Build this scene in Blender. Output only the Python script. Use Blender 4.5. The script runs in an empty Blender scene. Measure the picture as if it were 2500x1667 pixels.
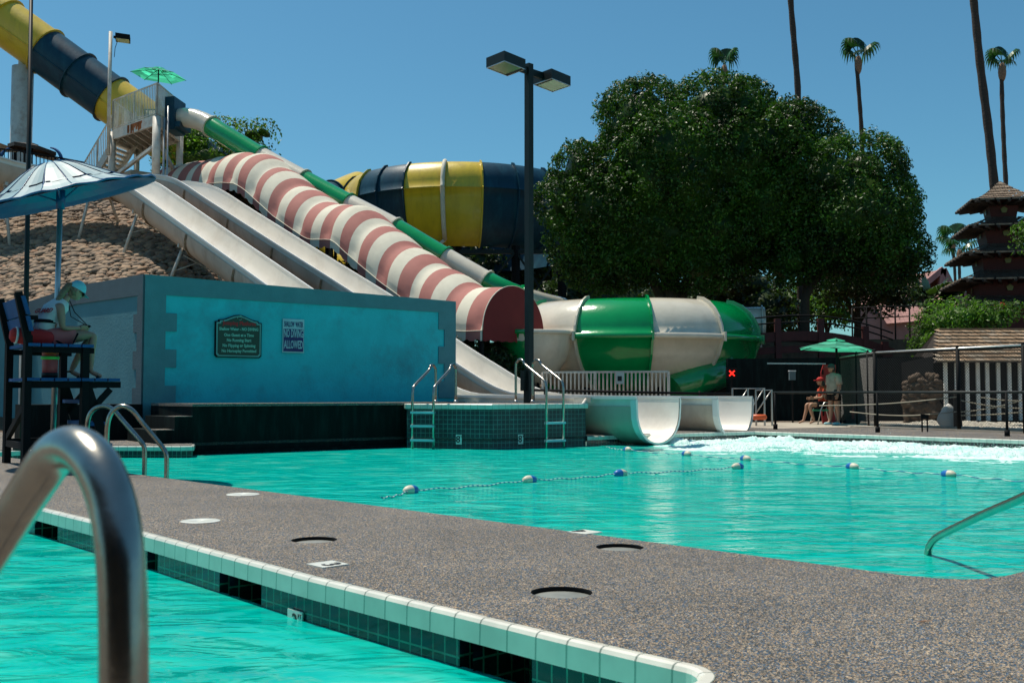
import bpy, bmesh, math, random
import numpy as np
from mathutils import Vector, Matrix, noise
from mathutils.geometry import tessellate_polygon
R = math.radians
V = Vector
random.seed(7); rng = np.random.default_rng(11)
S = bpy.context.scene
COL = S.collection
# ---------------------------------------------------------------- camera
F0 = 2500.0; CZ = 0.86; PITCH = math.atan((962-833.5)/F0)
cd = bpy.data.cameras.new('camera'); cam = bpy.data.objects.new('camera', cd); COL.objects.link(cam)
cam.location = (0, 0, CZ); cam.rotation_euler = (math.pi/2+PITCH, 0, 0)
cd.lens = 36; cd.sensor_width = 36; cd.clip_start = 0.05; cd.clip_end = 3000
cd.dof.use_dof = True; cd.dof.focus_distance = 15.0; cd.dof.aperture_fstop = 7.5
S.camera = cam
# ---------------------------------------------------------------- sky and sun
SUN_AZ = (-0.82, 0.57); SUN_EL = 68.0
W = bpy.data.worlds.new('World'); S.world = W; W.use_nodes = True
wn = W.node_tree.nodes; wl = W.node_tree.links
bg = wn['Background']
sky = wn.new('ShaderNodeTexSky'); sky.sky_type = 'NISHITA'; sky.sun_disc = False
sky.sun_elevation = R(SUN_EL); sky.sun_rotation = math.atan2(SUN_AZ[0], SUN_AZ[1])
sky.air_density = 1.0; sky.dust_density = 0.8; sky.ozone_density = 2.0; sky.altitude = 300
hs = wn.new('ShaderNodeHueSaturation'); hs.inputs['Saturation'].default_value = 1.0; hs.inputs['Hue'].default_value = 0.5; hs.inputs['Value'].default_value = 1.0
wl.new(sky.outputs[0], hs.inputs['Color']); tint = wn.new('ShaderNodeMix'); tint.data_type = 'RGBA'; tint.blend_type = 'MULTIPLY'; tint.inputs[0].default_value = 1; tint.inputs[7].default_value = (.64, 1.18, 1.22, 1); wl.new(hs.outputs[0], tint.inputs[6]); wl.new(tint.outputs[2], bg.inputs[0])
bg.inputs[1].default_value = 0.086
sd = bpy.data.lights.new('sun', 'SUN'); sun = bpy.data.objects.new('sun', sd); COL.objects.link(sun)
sd.energy = 5.0; sd.angle = R(0.5); sd.color = (1.0, 0.91, 0.78)
el = R(SUN_EL); az = V((SUN_AZ[0], SUN_AZ[1])).normalized()
tosun = V((az.x*math.cos(el), az.y*math.cos(el), math.sin(el)))
sun.rotation_euler = tosun.to_track_quat('Z', 'Y').to_euler(); sun.location = tosun*60
S.view_settings.view_transform = 'Standard'; S.view_settings.look = 'None'
S.view_settings.exposure = 0.0; S.view_settings.gamma = 1.0
S.cycles.max_bounces = 8; S.cycles.transparent_max_bounces = 10; S.cycles.diffuse_bounces = 4; S.cycles.glossy_bounces = 3
S.cycles.caustics_reflective = False; S.cycles.caustics_refractive = False; S.cycles.sample_clamp_indirect = 4

# ---------------------------------------------------------------- photograph measurements -> world points
def ray(px, py):
    dx = (px-1250)/F0; dy = (833.5-py)/F0
    return V((dx, math.cos(PITCH)-dy*math.sin(PITCH), math.sin(PITCH)+dy*math.cos(PITCH)))
def at(px, py, Y):
    r = ray(px, py); return V((0, 0, CZ)) + r*(Y/r.y)
def gnd(px, py, z=0.0):
    r = ray(px, py); return V((0, 0, CZ)) + r*((z-CZ)/r.z)
def onplane(px, py, p0, n):
    r = ray(px, py); o = V((0, 0, CZ)); p0 = V(p0); n = V(n)
    return o + r*((p0-o).dot(n)/r.dot(n))
U2 = V((.69, -.724, 0)).normalized(); V2 = V((.724, .69, 0)).normalized(); Z = V((0, 0, 1))

# ---------------------------------------------------------------- object helpers
def setp(o, label=None, cat=None, group=None, kind=None):
    if label: o['label'] = label
    if cat: o['category'] = cat
    if group: o['group'] = group
    if kind: o['kind'] = kind
    return o
def thing(name, label, cat, loc=(0, 0, 0), group=None):
    o = bpy.data.objects.new(name, None); COL.objects.link(o); o.location = loc; o.empty_display_size = .1
    return setp(o, label, cat, group)
def parent(o, p):
    if p is not None:
        o.parent = p
        w = Matrix.Identity(4); q = p
        while q is not None:
            w = Matrix.Translation(q.location) @ w if q.rotation_euler[:] == (0, 0, 0) else (q.matrix_basis @ w)
            q = q.parent if False else None
        chain = []; q = p
        while q is not None: chain.append(q); q = q.parent
        m = Matrix.Identity(4)
        for q in reversed(chain): m = m @ q.matrix_parent_inverse @ Matrix.LocRotScale(q.location, q.rotation_euler, q.scale)
        o.matrix_parent_inverse = m.inverted()
    return o
def copytree(o, delta=None, rotz=0.0, label=None, group=None, par=None):
    c = o.copy(); COL.objects.link(c)
    if par is not None: c.parent = par
    if delta is not None: c.location = V(o.location)+V(delta)
    if rotz: c.rotation_euler.z += rotz
    if label: c['label'] = label
    if group: c['group'] = group
    for ch in list(o.children): copytree(ch, par=c)
    return c
def frames(path, up=Z, closed=False):
    n = len(path); out = []
    for i in range(n):
        a = path[max(i-1, 0)]; b = path[min(i+1, n-1)]
        if closed: a = path[(i-1) % n]; b = path[(i+1) % n]
        t = (b-a).normalized(); s = t.cross(up)
        if s.length < 1e-4: s = V((1, 0, 0))
        s.normalize(); out.append((t, s, s.cross(t)))
    return out
def catmull(pts, per=6):
    P = [V(p) for p in pts]; P = [P[0]*2-P[1]] + P + [P[-1]*2-P[-2]]; out = []
    for i in range(1, len(P)-2):
        a, b, c, d = P[i-1:i+3]
        for k in range(per):
            t = k/per
            out.append(.5*((2*b)+(c-a)*t+(2*a-5*b+4*c-d)*t*t+(-a+3*b-3*c+d)*t**3))
    out.append(P[-2]); return out
def lens(path):
    L = [0.0]
    for a, b in zip(path, path[1:]): L.append(L[-1]+(b-a).length)
    return L
def resample(path, step):
    L = lens(path); n = max(2, int(L[-1]/step)+1); out = []; j = 0
    for k in range(n):
        d = L[-1]*k/(n-1)
        while j < len(L)-2 and L[j+1] < d: j += 1
        s = (L[j+1]-L[j]) or 1; out.append(path[j].lerp(path[j+1], (d-L[j])/s))
    return out
class MB:
    def __init__(s): s.v = []; s.f = []; s.m = []; s.uv = []; s.sm = []
    def pt(s, p): s.v.append(tuple(p)); return len(s.v)-1
    def face(s, idx, m=0, uv=None, sm=False): s.f.append(tuple(idx)); s.m.append(m); s.uv.append(uv); s.sm.append(sm)
    def quad(s, a, b, c, d, m=0, uv=None, sm=False):
        s.face([s.pt(a), s.pt(b), s.pt(c), s.pt(d)], m, uv, sm); return s
    def tri(s, a, b, c, m=0): s.face([s.pt(a), s.pt(b), s.pt(c)], m); return s
    def obox(s, c, ax, ay, az, m=0):   # half-extent vectors
        c = V(c); i = [s.pt(c+x*ax+y*ay+z*az) for z in (-1, 1) for y in (-1, 1) for x in (-1, 1)]
        for q in ((0, 2, 3, 1), (4, 5, 7, 6), (0, 1, 5, 4), (2, 6, 7, 3), (0, 4, 6, 2), (1, 3, 7, 5)): s.face([i[k] for k in q], m)
        return s
    def box(s, c, sz, ax=None, m=0):
        ax = V(ax).normalized() if ax is not None else V((1, 0, 0)); ay = Z.cross(ax)
        return s.obox(c, ax*sz[0]/2, ay*sz[1]/2, Z*sz[2]/2, m)
    def beam(s, p, q, w, h=None, m=0, up=Z):
        p = V(p); q = V(q); t = (q-p); L = t.length; t = t/L
        sd_ = t.cross(up)
        if sd_.length < 1e-3: sd_ = t.cross(V((U2.x, U2.y, 0)))
        sd_.normalize(); u = sd_.cross(t)
        return s.obox((p+q)/2, t*L/2, sd_*w/2, u*(h or w)/2, m)
    def sweep(s, prof, path, closed=True, m=0, matfn=None, sm=True, up=Z, caps=False, scale=None, uvs=False):
        fr = frames(path, up); n = len(prof); base = len(s.v); L = lens(path)
        for i, p in enumerate(path):
            t, sd_, u = fr[i]; k = scale(i) if scale else 1.0
            for x, z in prof: s.v.append(tuple(p+sd_*x*k+u*z*k))
        for i in range(len(path)-1):
            for j in range(n if closed else n-1):
                a = base+i*n+j; b = base+i*n+(j+1) % n; c = base+(i+1)*n+(j+1) % n; d = base+(i+1)*n+j
                uv = ((L[i], j/n), (L[i], (j+1)/n), (L[i+1], (j+1)/n), (L[i+1], j/n)) if uvs else None
                s.face((a, b, c, d), matfn(i, j) if matfn else m, uv, sm)
        if caps and closed:
            s.face([base+j for j in range(n)][::-1], m); s.face([base+(len(path)-1)*n+j for j in range(n)], m)
        return s
    def tube(s, pts, r, n=8, m=0, caps=True, sm=True, matfn=None):
        pts = [V(p) for p in pts]; N = len(pts)
        rr = r if isinstance(r, (list, tuple)) else [r]*N
        T = []
        for i in range(N):
            a = pts[max(i-1, 0)]; b = pts[min(i+1, N-1)]; T.append((b-a).normalized())
        x = T[0].orthogonal().normalized(); base = len(s.v)
        for i in range(N):
            x = (x-T[i]*x.dot(T[i])); x.normalize(); y = T[i].cross(x)
            for k in range(n):
                a = 2*math.pi*k/n; s.v.append(tuple(pts[i]+(x*math.cos(a)+y*math.sin(a))*rr[i]))
        for i in range(N-1):
            for k in range(n):
                s.face((base+i*n+k, base+i*n+(k+1) % n, base+(i+1)*n+(k+1) % n, base+(i+1)*n+k), matfn(i, k) if matfn else m, None, sm)
        if caps:
            s.face([base+k for k in range(n)][::-1], m); s.face([base+(N-1)*n+k for k in range(n)], m)
        return s
    def ell(s, c, rad, nu=12, nv=8, m=0, rot=None, matfn=None):
        c = V(c); base = len(s.v); rot = rot or Matrix.Identity(3)
        for j in range(nv+1):
            ph = math.pi*j/nv
            for i in range(nu):
                th = 2*math.pi*i/nu
                s.v.append(tuple(c+rot @ V((rad[0]*math.sin(ph)*math.cos(th), rad[1]*math.sin(ph)*math.sin(th), rad[2]*math.cos(ph)))))
        for j in range(nv):
            for i in range(nu):
                s.face((base+j*nu+i, base+(j+1)*nu+i, base+(j+1)*nu+(i+1) % nu, base+j*nu+(i+1) % nu), matfn(i, j) if matfn else m, None, True)
        return s
    def lathe(s, c, prof, n=32, m=0, matfn=None, sm=True, a0=0, a1=2*math.pi, M=None):
        c = V(c); base = len(s.v); full = abs(a1-a0-2*math.pi) < 1e-6; K = n if full else n+1; M = M or Matrix.Identity(3)
        for i in range(K):
            a = a0+(a1-a0)*i/n
            for r, z in prof: s.v.append(tuple(c+M @ V((r*math.cos(a), r*math.sin(a), z))))
        P = len(prof)
        for i in range(n):
            for j in range(P-1):
                a = base+i*P+j; b = base+((i+1) % K)*P+j
                s.face((a, b, b+1, a+1), matfn(i, j) if matfn else m, None, sm)
        return s
    def prism(s, poly, z0, z1, m=0, mt=None, holes=(), side_uv=True):
        poly = [V((p[0], p[1], 0)) for p in poly]; loops = [poly]+[[V((p[0], p[1], 0)) for p in h] for h in holes]
        flat = [p for l in loops for p in l]; tris = tessellate_polygon(loops); mt = m if mt is None else mt
        i1 = [s.pt((p.x, p.y, z1)) for p in flat]
        for t in tris:
            a, b, c = (flat[k] for k in t)
            if (b-a).cross(c-a).z < 0: t = t[::-1]
            s.face([i1[k] for k in t], mt)
        if z0 is not None:
            for l in loops:
                d = 0.0
                for k in range(len(l)):
                    p, q = l[k], l[(k+1) % len(l)]; e = (q-p).length
                    s.quad((p.x, p.y, z0), (q.x, q.y, z0), (q.x, q.y, z1), (p.x, p.y, z1), m, ((d, z0), (d+e, z0), (d+e, z1), (d, z1))); d += e
        return s
    def build(s, name, mats, par=None, **kw):
        me = bpy.data.meshes.new(name); me.from_pydata(s.v, [], s.f)
        if not isinstance(mats, (list, tuple)): mats = [mats]
        for m in mats: me.materials.append(m)
        me.polygons.foreach_set('material_index', s.m); me.polygons.foreach_set('use_smooth', s.sm)
        if any(u is not None for u in s.uv):
            ul = me.uv_layers.new(name='UVMap'); k = 0; arr = []
            for f, u in zip(s.f, s.uv):
                for q in range(len(f)): arr += (u[q] if u is not None and q < len(u) else (0, 0))
            ul.data.foreach_set('uv', arr)
        me.update()
        o = bpy.data.objects.new(name, me); COL.objects.link(o); parent(o, par)
        setp(o, **kw); return o
def np_mesh(name, verts, faces4, mat, par=None, smooth=False, mi=None, **kw):
    me = bpy.data.meshes.new(name); n = len(verts); k = faces4.shape[1]; nf = len(faces4)
    me.vertices.add(n); me.vertices.foreach_set('co', verts.astype(np.float32).ravel())
    me.loops.add(nf*k); me.loops.foreach_set('vertex_index', faces4.astype(np.int32).ravel())
    me.polygons.add(nf); me.polygons.foreach_set('loop_start', np.arange(0, nf*k, k, dtype=np.int32))
    me.polygons.foreach_set('use_smooth', np.full(nf, smooth))
    for m in (mat if isinstance(mat, (list, tuple)) else [mat]): me.materials.append(m)
    if mi is not None: me.polygons.foreach_set('material_index', mi.astype(np.int32))
    me.update(calc_edges=True); me.validate()
    o = bpy.data.objects.new(name, me); COL.objects.link(o); parent(o, par); setp(o, **kw); return o

# ---------------------------------------------------------------- materials
def newmat(name):
    m = bpy.data.materials.new(name); m.use_nodes = True; nt = m.node_tree; return m, nt, nt.nodes['Principled BSDF'], nt.nodes['Material Output']
def N(nt, t, **kw):
    n = nt.nodes.new(t)
    for k, v in kw.items():
        if k in n.inputs: n.inputs[k].default_value = v
        else: setattr(n, k, v)
    return n
def noise_tex(nt, scale, detail=3, rough=.5, coord='Object', stretch=None):
    tc = N(nt, 'ShaderNodeTexCoord'); t = N(nt, 'ShaderNodeTexNoise'); t.inputs['Scale'].default_value = scale
    t.inputs['Detail'].default_value = detail; t.inputs['Roughness'].default_value = rough
    if stretch:
        mp = N(nt, 'ShaderNodeMapping'); mp.inputs['Scale'].default_value = stretch
        nt.links.new(tc.outputs[coord], mp.inputs[0]); nt.links.new(mp.outputs[0], t.inputs[0])
    else: nt.links.new(tc.outputs[coord], t.inputs[0])
    return t
def ramp(nt, fac, stops, interp='LINEAR'):
    r = N(nt, 'ShaderNodeValToRGB'); r.color_ramp.interpolation = interp
    e = r.color_ramp.elements
    while len(e) < len(stops): e.new(.5)
    for i, (p, c) in enumerate(stops):
        e[i].position = p; e[i].color = (c[0], c[1], c[2], 1) if hasattr(c, '__len__') else (c, c, c, 1)
    nt.links.new(fac, r.inputs[0]); return r
def mixc(nt, a, b, fac, mode='MIX'):
    m = N(nt, 'ShaderNodeMix'); m.data_type = 'RGBA'; m.blend_type = mode
    for sock, val in ((m.inputs[6], a), (m.inputs[7], b), (m.inputs[0], fac)):
        if hasattr(val, 'is_linked'): nt.links.new(val, sock)
        elif isinstance(val, (int, float)): sock.default_value = val if sock.type == 'VALUE' else (val, val, val, 1)
        else: sock.default_value = (*val, 1)
    return m.outputs[2]
def bump(nt, bs, h, dist, strength=1.0):
    b = N(nt, 'ShaderNodeBump'); b.inputs['Distance'].default_value = dist; b.inputs['Strength'].default_value = strength
    nt.links.new(h, b.inputs['Height']); nt.links.new(b.outputs[0], bs.inputs['Normal']); return b
def mat(name, c, rough=.6, metal=0.0, var=.12, scale=3.0, dirt=None, dirt_amt=.0, dirt_scale=1.2, stretch=None, bmp=0.0, bscale=40, coat=0.0, spec=.5):
    m, nt, bs, out = newmat(name)
    bs.inputs['Roughness'].default_value = rough; bs.inputs['Metallic'].default_value = metal
    bs.inputs['Coat Weight'].default_value = coat; bs.inputs['Coat Roughness'].default_value = .08; bs.inputs['Specular IOR Level'].default_value = spec
    t = noise_tex(nt, scale, 5, .6, stretch=stretch)
    r = ramp(nt, t.outputs[0], [(.3, 1-var), (.7, 1+var)])
    col = mixc(nt, c, r.outputs[0], 1.0, 'MULTIPLY')
    if dirt is not None:
        t2 = noise_tex(nt, dirt_scale, 6, .7, stretch=stretch); r2 = ramp(nt, t2.outputs[0], [(.5-.02, 0), (.72, dirt_amt)])
        col = mixc(nt, col, dirt, r2.outputs[0])
    nt.links.new(col, bs.inputs['Base Color'])
    if bmp: bump(nt, bs, noise_tex(nt, bscale, 4).outputs[0], bmp)
    return m
def tilemat(name, c1, c2, mortar, w, h, msize, rough=.25, offset=0.0, var=.3, bmp=.002, freq=2, coat=0):
    m, nt, bs, out = newmat(name); bs.inputs['Roughness'].default_value = rough; bs.inputs['Coat Weight'].default_value = coat
    tc = N(nt, 'ShaderNodeTexCoord'); b = N(nt, 'ShaderNodeTexBrick'); b.offset = offset; b.offset_frequency = freq; b.squash = 1.0
    b.inputs['Color1'].default_value = (*c1, 1); b.inputs['Color2'].default_value = (*c2, 1); b.inputs['Mortar'].default_value = (*mortar, 1)
    b.inputs['Scale'].default_value = 1.0; b.inputs['Mortar Size'].default_value = msize; b.inputs['Brick Width'].default_value = w; b.inputs['Row Height'].default_value = h
    b.inputs['Bias'].default_value = 0.0; b.inputs['Mortar Smooth'].default_value = .1
    nt.links.new(tc.outputs['UV'], b.inputs[0])
    t = noise_tex(nt, 6, 4); r = ramp(nt, t.outputs[0], [(.3, 1-var), (.7, 1+var)])
    nt.links.new(mixc(nt, b.outputs[0], r.outputs[0], 1.0, 'MULTIPLY'), bs.inputs['Base Color'])
    if bmp:
        inv = N(nt, 'ShaderNodeMath', operation='SUBTRACT'); inv.inputs[0].default_value = 1; nt.links.new(b.outputs[1], inv.inputs[1]); bump(nt, bs, inv.outputs[0], bmp)
    return m
def leafmat(name, c, trans=.3, var=.5, rough=.45, spec=.35):
    m, nt, bs, out = newmat(name)
    t = noise_tex(nt, .7, 2); g_ = N(nt, 'ShaderNodeNewGeometry')
    r = ramp(nt, t.outputs[0], [(.3, 1-var), (.7, 1+var)]); r2 = ramp(nt, g_.outputs['Random Per Island'], [(0, .55), (.7, 1.1), (1, 1.8)])
    col = mixc(nt, mixc(nt, c, r.outputs[0], 1.0, 'MULTIPLY'), r2.outputs[0], 1.0, 'MULTIPLY')
    nt.links.new(col, bs.inputs['Base Color']); bs.inputs['Roughness'].default_value = rough; bs.inputs['Specular IOR Level'].default_value = spec
    tr = N(nt, 'ShaderNodeBsdfTranslucent'); nt.links.new(mixc(nt, col, (1.2, 1.5, .5), 1.0, 'MULTIPLY'), tr.inputs[0])
    mx = N(nt, 'ShaderNodeMixShader'); mx.inputs[0].default_value = trans
    nt.links.new(bs.outputs[0], mx.inputs[1]); nt.links.new(tr.outputs[0], mx.inputs[2]); nt.links.new(mx.outputs[0], out.inputs[0]); return m
def watermat(name, c, tint, bdist=.024):
    m, nt, bs, out = newmat(name); nt.nodes.remove(bs)
    tc = N(nt, 'ShaderNodeTexCoord')
    mp = N(nt, 'ShaderNodeMapping'); mp.inputs['Rotation'].default_value = (0, 0, R(12)); mp.inputs['Scale'].default_value = (.8, 1.5, 1)
    nt.links.new(tc.outputs['Object'], mp.inputs[0])
    hs_ = []
    for sc, det, dst, k in ((.9, 2, 1.2, 1.0), (2.9, 2, 1.2, .36), (9., 2, .6, .06)):
        t = N(nt, 'ShaderNodeTexNoise'); t.inputs['Scale'].default_value = sc; t.inputs['Detail'].default_value = det; t.inputs['Distortion'].default_value = dst
        nt.links.new(mp.outputs[0], t.inputs[0]); ml = N(nt, 'ShaderNodeMath', operation='MULTIPLY'); ml.inputs[1].default_value = k
        nt.links.new(t.outputs[0], ml.inputs[0]); hs_.append(ml.outputs[0])
    a = N(nt, 'ShaderNodeMath', operation='ADD'); nt.links.new(hs_[0], a.inputs[0]); nt.links.new(hs_[1], a.inputs[1])
    b = N(nt, 'ShaderNodeMath', operation='ADD'); nt.links.new(a.outputs[0], b.inputs[0]); nt.links.new(hs_[2], b.inputs[1])
    bp = N(nt, 'ShaderNodeBump'); bp.inputs['Distance'].default_value = bdist*4; bp.inputs['Strength'].default_value = .9; nt.links.new(b.outputs[0], bp.inputs['Height'])
    df = N(nt, 'ShaderNodeBsdfDiffuse'); nt.links.new(bp.outputs[0], df.inputs['Normal'])
    t4 = N(nt, 'ShaderNodeTexNoise'); t4.inputs['Scale'].default_value = 1.3; t4.inputs['Detail'].default_value = 6; t4.inputs['Distortion'].default_value = 2.2; nt.links.new(mp.outputs[0], t4.inputs[0])
    rr = ramp(nt, t4.outputs[0], [(.32, (c[0]*.5, c[1]*.80, c[2]*.86)), (.48, c), (.60, (c[0]+.02, min(1, c[1]*1.12), c[2]*1.08)), (.72, (c[0]+.14, min(1, c[1]*1.25), c[2]*1.25))])
    nt.links.new(rr.outputs[0], df.inputs[0])
    tr = N(nt, 'ShaderNodeBsdfTransparent'); tr.inputs[0].default_value = (*tint, 1)
    mx = N(nt, 'ShaderNodeMixShader'); mx.inputs[0].default_value = .3; nt.links.new(df.outputs[0], mx.inputs[1]); nt.links.new(tr.outputs[0], mx.inputs[2])
    gl = N(nt, 'ShaderNodeBsdfGlossy'); gl.inputs['Roughness'].default_value = .06; nt.links.new(bp.outputs[0], gl.inputs['Normal'])
    fr = N(nt, 'ShaderNodeFresnel'); fr.inputs[0].default_value = 1.33; nt.links.new(bp.outputs[0], fr.inputs['Normal'])
    fm = N(nt, 'ShaderNodeMath', operation='MINIMUM'); fm.inputs[1].default_value = .48; nt.links.new(fr.outputs[0], fm.inputs[0])
    m2 = N(nt, 'ShaderNodeMixShader'); nt.links.new(fm.outputs[0], m2.inputs[0]); nt.links.new(mx.outputs[0], m2.inputs[1]); nt.links.new(gl.outputs[0], m2.inputs[2])
    nt.links.new(m2.outputs[0], out.inputs[0]); return m
def deckmat():
    m, nt, bs, out = newmat('rubber_granules'); bs.inputs['Roughness'].default_value = .75
    tc = N(nt, 'ShaderNodeTexCoord'); v = N(nt, 'ShaderNodeTexVoronoi'); v.inputs['Scale'].default_value = 190; nt.links.new(tc.outputs['Object'], v.inputs[0])
    sp = N(nt, 'ShaderNodeSeparateColor'); nt.links.new(v.outputs['Color'], sp.inputs[0])
    r = ramp(nt, sp.outputs[0], [(0, (.018, .02, .02)), (.26, (.08, .078, .068)), (.40, (.40, .28, .17)), (.54, (.12, .12, .115)), (.62, (.022, .095, .19)), (.76, (.20, .185, .15)), (.87, (.55, .44, .30)), (.94, (.05, .05, .055))], 'CONSTANT')
    t = noise_tex(nt, .9, 5, .65); r2 = ramp(nt, t.outputs[0], [(.3, .74), (.7, 1.10)])
    t3 = noise_tex(nt, 9, 3, .6); r3 = ramp(nt, t3.outputs[0], [(.3, .9), (.7, 1.1)])
    nt.links.new(mixc(nt, mixc(nt, r.outputs[0], r2.outputs[0], 1.0, 'MULTIPLY'), r3.outputs[0], 1.0, 'MULTIPLY'), bs.inputs['Base Color'])
    bump(nt, bs, v.outputs['Distance'], .004, .8); return m
M = {}
M['deck'] = deckmat()
M['water'] = watermat('pool_water', (.0, .60, .50), (.25, .85, .75))
M['basin'] = mat('pool_plaster', (.12, .62, .55), .7)
M['coping'] = tilemat('coping_tile', (.74, .72, .64), (.68, .68, .60), (.25, .28, .24), .152, 5, .004, .18, var=.1, bmp=.0015)
M['copbounce'] = tilemat('bounce_tinted_coping', (.46, .64, .55), (.42, .60, .51), (.20, .36, .30), .152, 5, .004, .18, var=.1, bmp=.0015)  # same coping tile, with aqua bounce light from the water painted into its colour
M['tile'] = tilemat('dark_pool_tile', (.005, .014, .03), (.010, .022, .018), (.06, .20, .15), .075, .083, .0045, .12, var=.5, bmp=.002)
M['tile_platform'] = tilemat('dark_teal_tile', (.004, .022, .03), (.008, .03, .034), (.04, .18, .16), .098, .090, .006, .45, var=.4, bmp=.001)
M['whitetile'] = mat('white_tile', (.72, .74, .68), .25)
M['black'] = mat('black_paint', (.006, .007, .008), .7, spec=.15)
M['blackmat'] = mat('black_stain', (.004, .008, .008), .85, spec=.12, dirt=(.012, .03, .027), dirt_amt=.6, dirt_scale=3, stretch=(3, 3, .4))
M['steel'] = mat('stainless_steel', (.40, .37, .32), .25, metal=1.0, var=.12, scale=18, dirt=(.25, .22, .18), dirt_amt=.5, dirt_scale=14, bmp=.0004, bscale=60)
M['alu'] = mat('dull_aluminium', (.5, .5, .48), .35, metal=.9)
M['wallcyan'] = mat('turquoise_stucco', (.03, .58, .64), .85, var=.10, scale=1.5, dirt=(.05, .24, .30), dirt_amt=.6, dirt_scale=1.1, bmp=.006, bscale=22)
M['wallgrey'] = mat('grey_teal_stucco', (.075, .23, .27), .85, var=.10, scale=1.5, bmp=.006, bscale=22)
M['trim'] = mat('teal_grey_trim', (.075, .25, .28), .75, var=.1, scale=3, bmp=.004, bscale=30)
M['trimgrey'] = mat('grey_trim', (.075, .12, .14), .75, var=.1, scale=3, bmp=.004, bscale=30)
M['flume'] = mat('white_gelcoat', (.86, .81, .72), .3, var=.05, scale=1.2, dirt=(.45, .36, .27), dirt_amt=.35, dirt_scale=.9, coat=.3)
M['flumeout'] = mat('stained_gelcoat', (.58, .47, .37), .5, var=.12, scale=1.0, dirt=(.30, .18, .10), dirt_amt=.5, dirt_scale=1.6, stretch=(1, 1, .4))
M['rim'] = mat('white_rim', (.78, .76, .72), .35, var=.05)
M['rust'] = mat('rusty_joint', (.22, .13, .08), .8, var=.4, scale=10)
M['cream'] = mat('cream_fabric', (.66, .62, .50), .8, var=.07, scale=2, dirt=(.45, .40, .30), dirt_amt=.4, bmp=.003, bscale=60)
M['red'] = mat('faded_red_fabric', (.40, .145, .12), .8, var=.08, scale=2, dirt=(.30, .10, .09), dirt_amt=.5, bmp=.003, bscale=60)
M['maroon'] = mat('maroon_fabric', (.17, .018, .018), .85, var=.08, scale=2)
M['beige'] = mat('beige_fibreglass', (.66, .61, .50), .2, var=.06, scale=1.5, dirt=(.40, .34, .24), dirt_amt=.35, coat=.5, bmp=.004, bscale=7)
M['green'] = mat('green_fibreglass', (.0, .27, .07), .16, var=.10, scale=1.5, coat=.7, bmp=.004, bscale=7)
M['yellow'] = mat('yellow_fibreglass', (.62, .44, .02), .35, var=.08, scale=1.0, dirt=(.35, .22, .02), dirt_amt=.5, dirt_scale=1.3, stretch=(2, 2, .3), coat=.25, bmp=.004, bscale=6)
M['blue'] = mat('navy_fibreglass', (.005, .042, .072), .42, var=.15, scale=1.0, dirt=(.02, .11, .15), dirt_amt=.5, dirt_scale=1.3, stretch=(2, 2, .3), coat=.0, spec=.3, bmp=.004, bscale=6)
M['whitemetal'] = mat('white_painted_steel', (.60, .57, .50), .5, var=.1, scale=4, dirt=(.28, .11, .04), dirt_amt=.55, dirt_scale=2.6)
M['darkgreen'] = mat('dark_green_pole', (.006, .012, .012), .5, var=.2, scale=4, spec=.3)
M['lens'] = mat('frosted_lens', (.42, .46, .33), .3)
M['lens2'] = mat('green_tinted_lens', (.16, .25, .14), .15)
M['brown'] = mat('cobble', (.29, .225, .165), .85, var=.15, scale=6, bmp=.01, bscale=30)
def island_var(m, stops):
    nt = m.node_tree; bs = nt.nodes['Principled BSDF']; l = bs.inputs['Base Color'].links[0].from_socket; g_ = N(nt, 'ShaderNodeNewGeometry')
    nt.links.new(mixc(nt, l, ramp(nt, g_.outputs['Random Per Island'], stops).outputs[0], 1.0, 'MULTIPLY'), bs.inputs['Base Color'])
island_var(M['brown'], [(0, (.45, .42, .40)), (.3, (.8, .74, .70)), (.6, (1, .9, .8)), (.85, (1.25, 1.1, .95)), (1, (1.0, .7, .55))])
M['soil'] = mat('hill_soil', (.10, .065, .04), .95, var=.35, scale=3, bmp=.04, bscale=6)
M['concrete'] = mat('concrete', (.42, .37, .30), .85, var=.15, scale=2, dirt=(.2, .16, .12), dirt_amt=.6)
M['ground'] = mat('dry_ground', (.20, .16, .12), .95, var=.2, scale=.3)
M['shake'] = tilemat('cedar_shakes', (.30, .20, .12), (.19, .12, .075), (.02, .014, .01), .21, .145, .012, .9, offset=.5, var=.3, bmp=.02, freq=2)
M['shakedark'] = tilemat('pagoda_shakes', (.27, .20, .14), (.17, .12, .08), (.02, .014, .01), .21, .15, .012, .9, offset=.5, var=.35, bmp=.02)
M['redwood'] = mat('dark_red_wood', (.075, .010, .008), .7, var=.25, scale=4)
M['darkwood'] = mat('dark_wood', (.03, .022, .017), .8, var=.3, scale=6)
M['windowy'] = mat('olive_window', (.20, .19, .03), .4)
M['palmtrunk'] = mat('palm_trunk', (.055, .038, .03), .95, var=.4, scale=5, stretch=(1, 1, 8), bmp=.03, bscale=10)
M['bark'] = mat('bark', (.05, .035, .025), .95, var=.3, scale=8)
M['ficus'] = leafmat('ficus_leaf', (.036, .088, .009), .24, var=.6, rough=.42, spec=.32)
M['bright'] = leafmat('bright_leaf', (.075, .15, .022), .4)
M['dim'] = leafmat('dim_leaf', (.03, .055, .015), .25)
M['palmleaf'] = leafmat('palm_leaf', (.022, .075, .028), .25, rough=.35)
M['pinkroof'] = tilemat('pink_tiles', (.36, .19, .16), (.29, .15, .13), (.25, .12, .11), .35, .3, .03, .8, var=.15, bmp=0)
M['pinkwood'] = mat('pink_timber', (.36, .18, .17), .8)
M['pinkstucco'] = mat('pink_stucco', (.45, .25, .22), .9)
M['teal'] = leafmat('teal_canvas', (.08, .42, .28), .45, var=.05, rough=.8)
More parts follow.
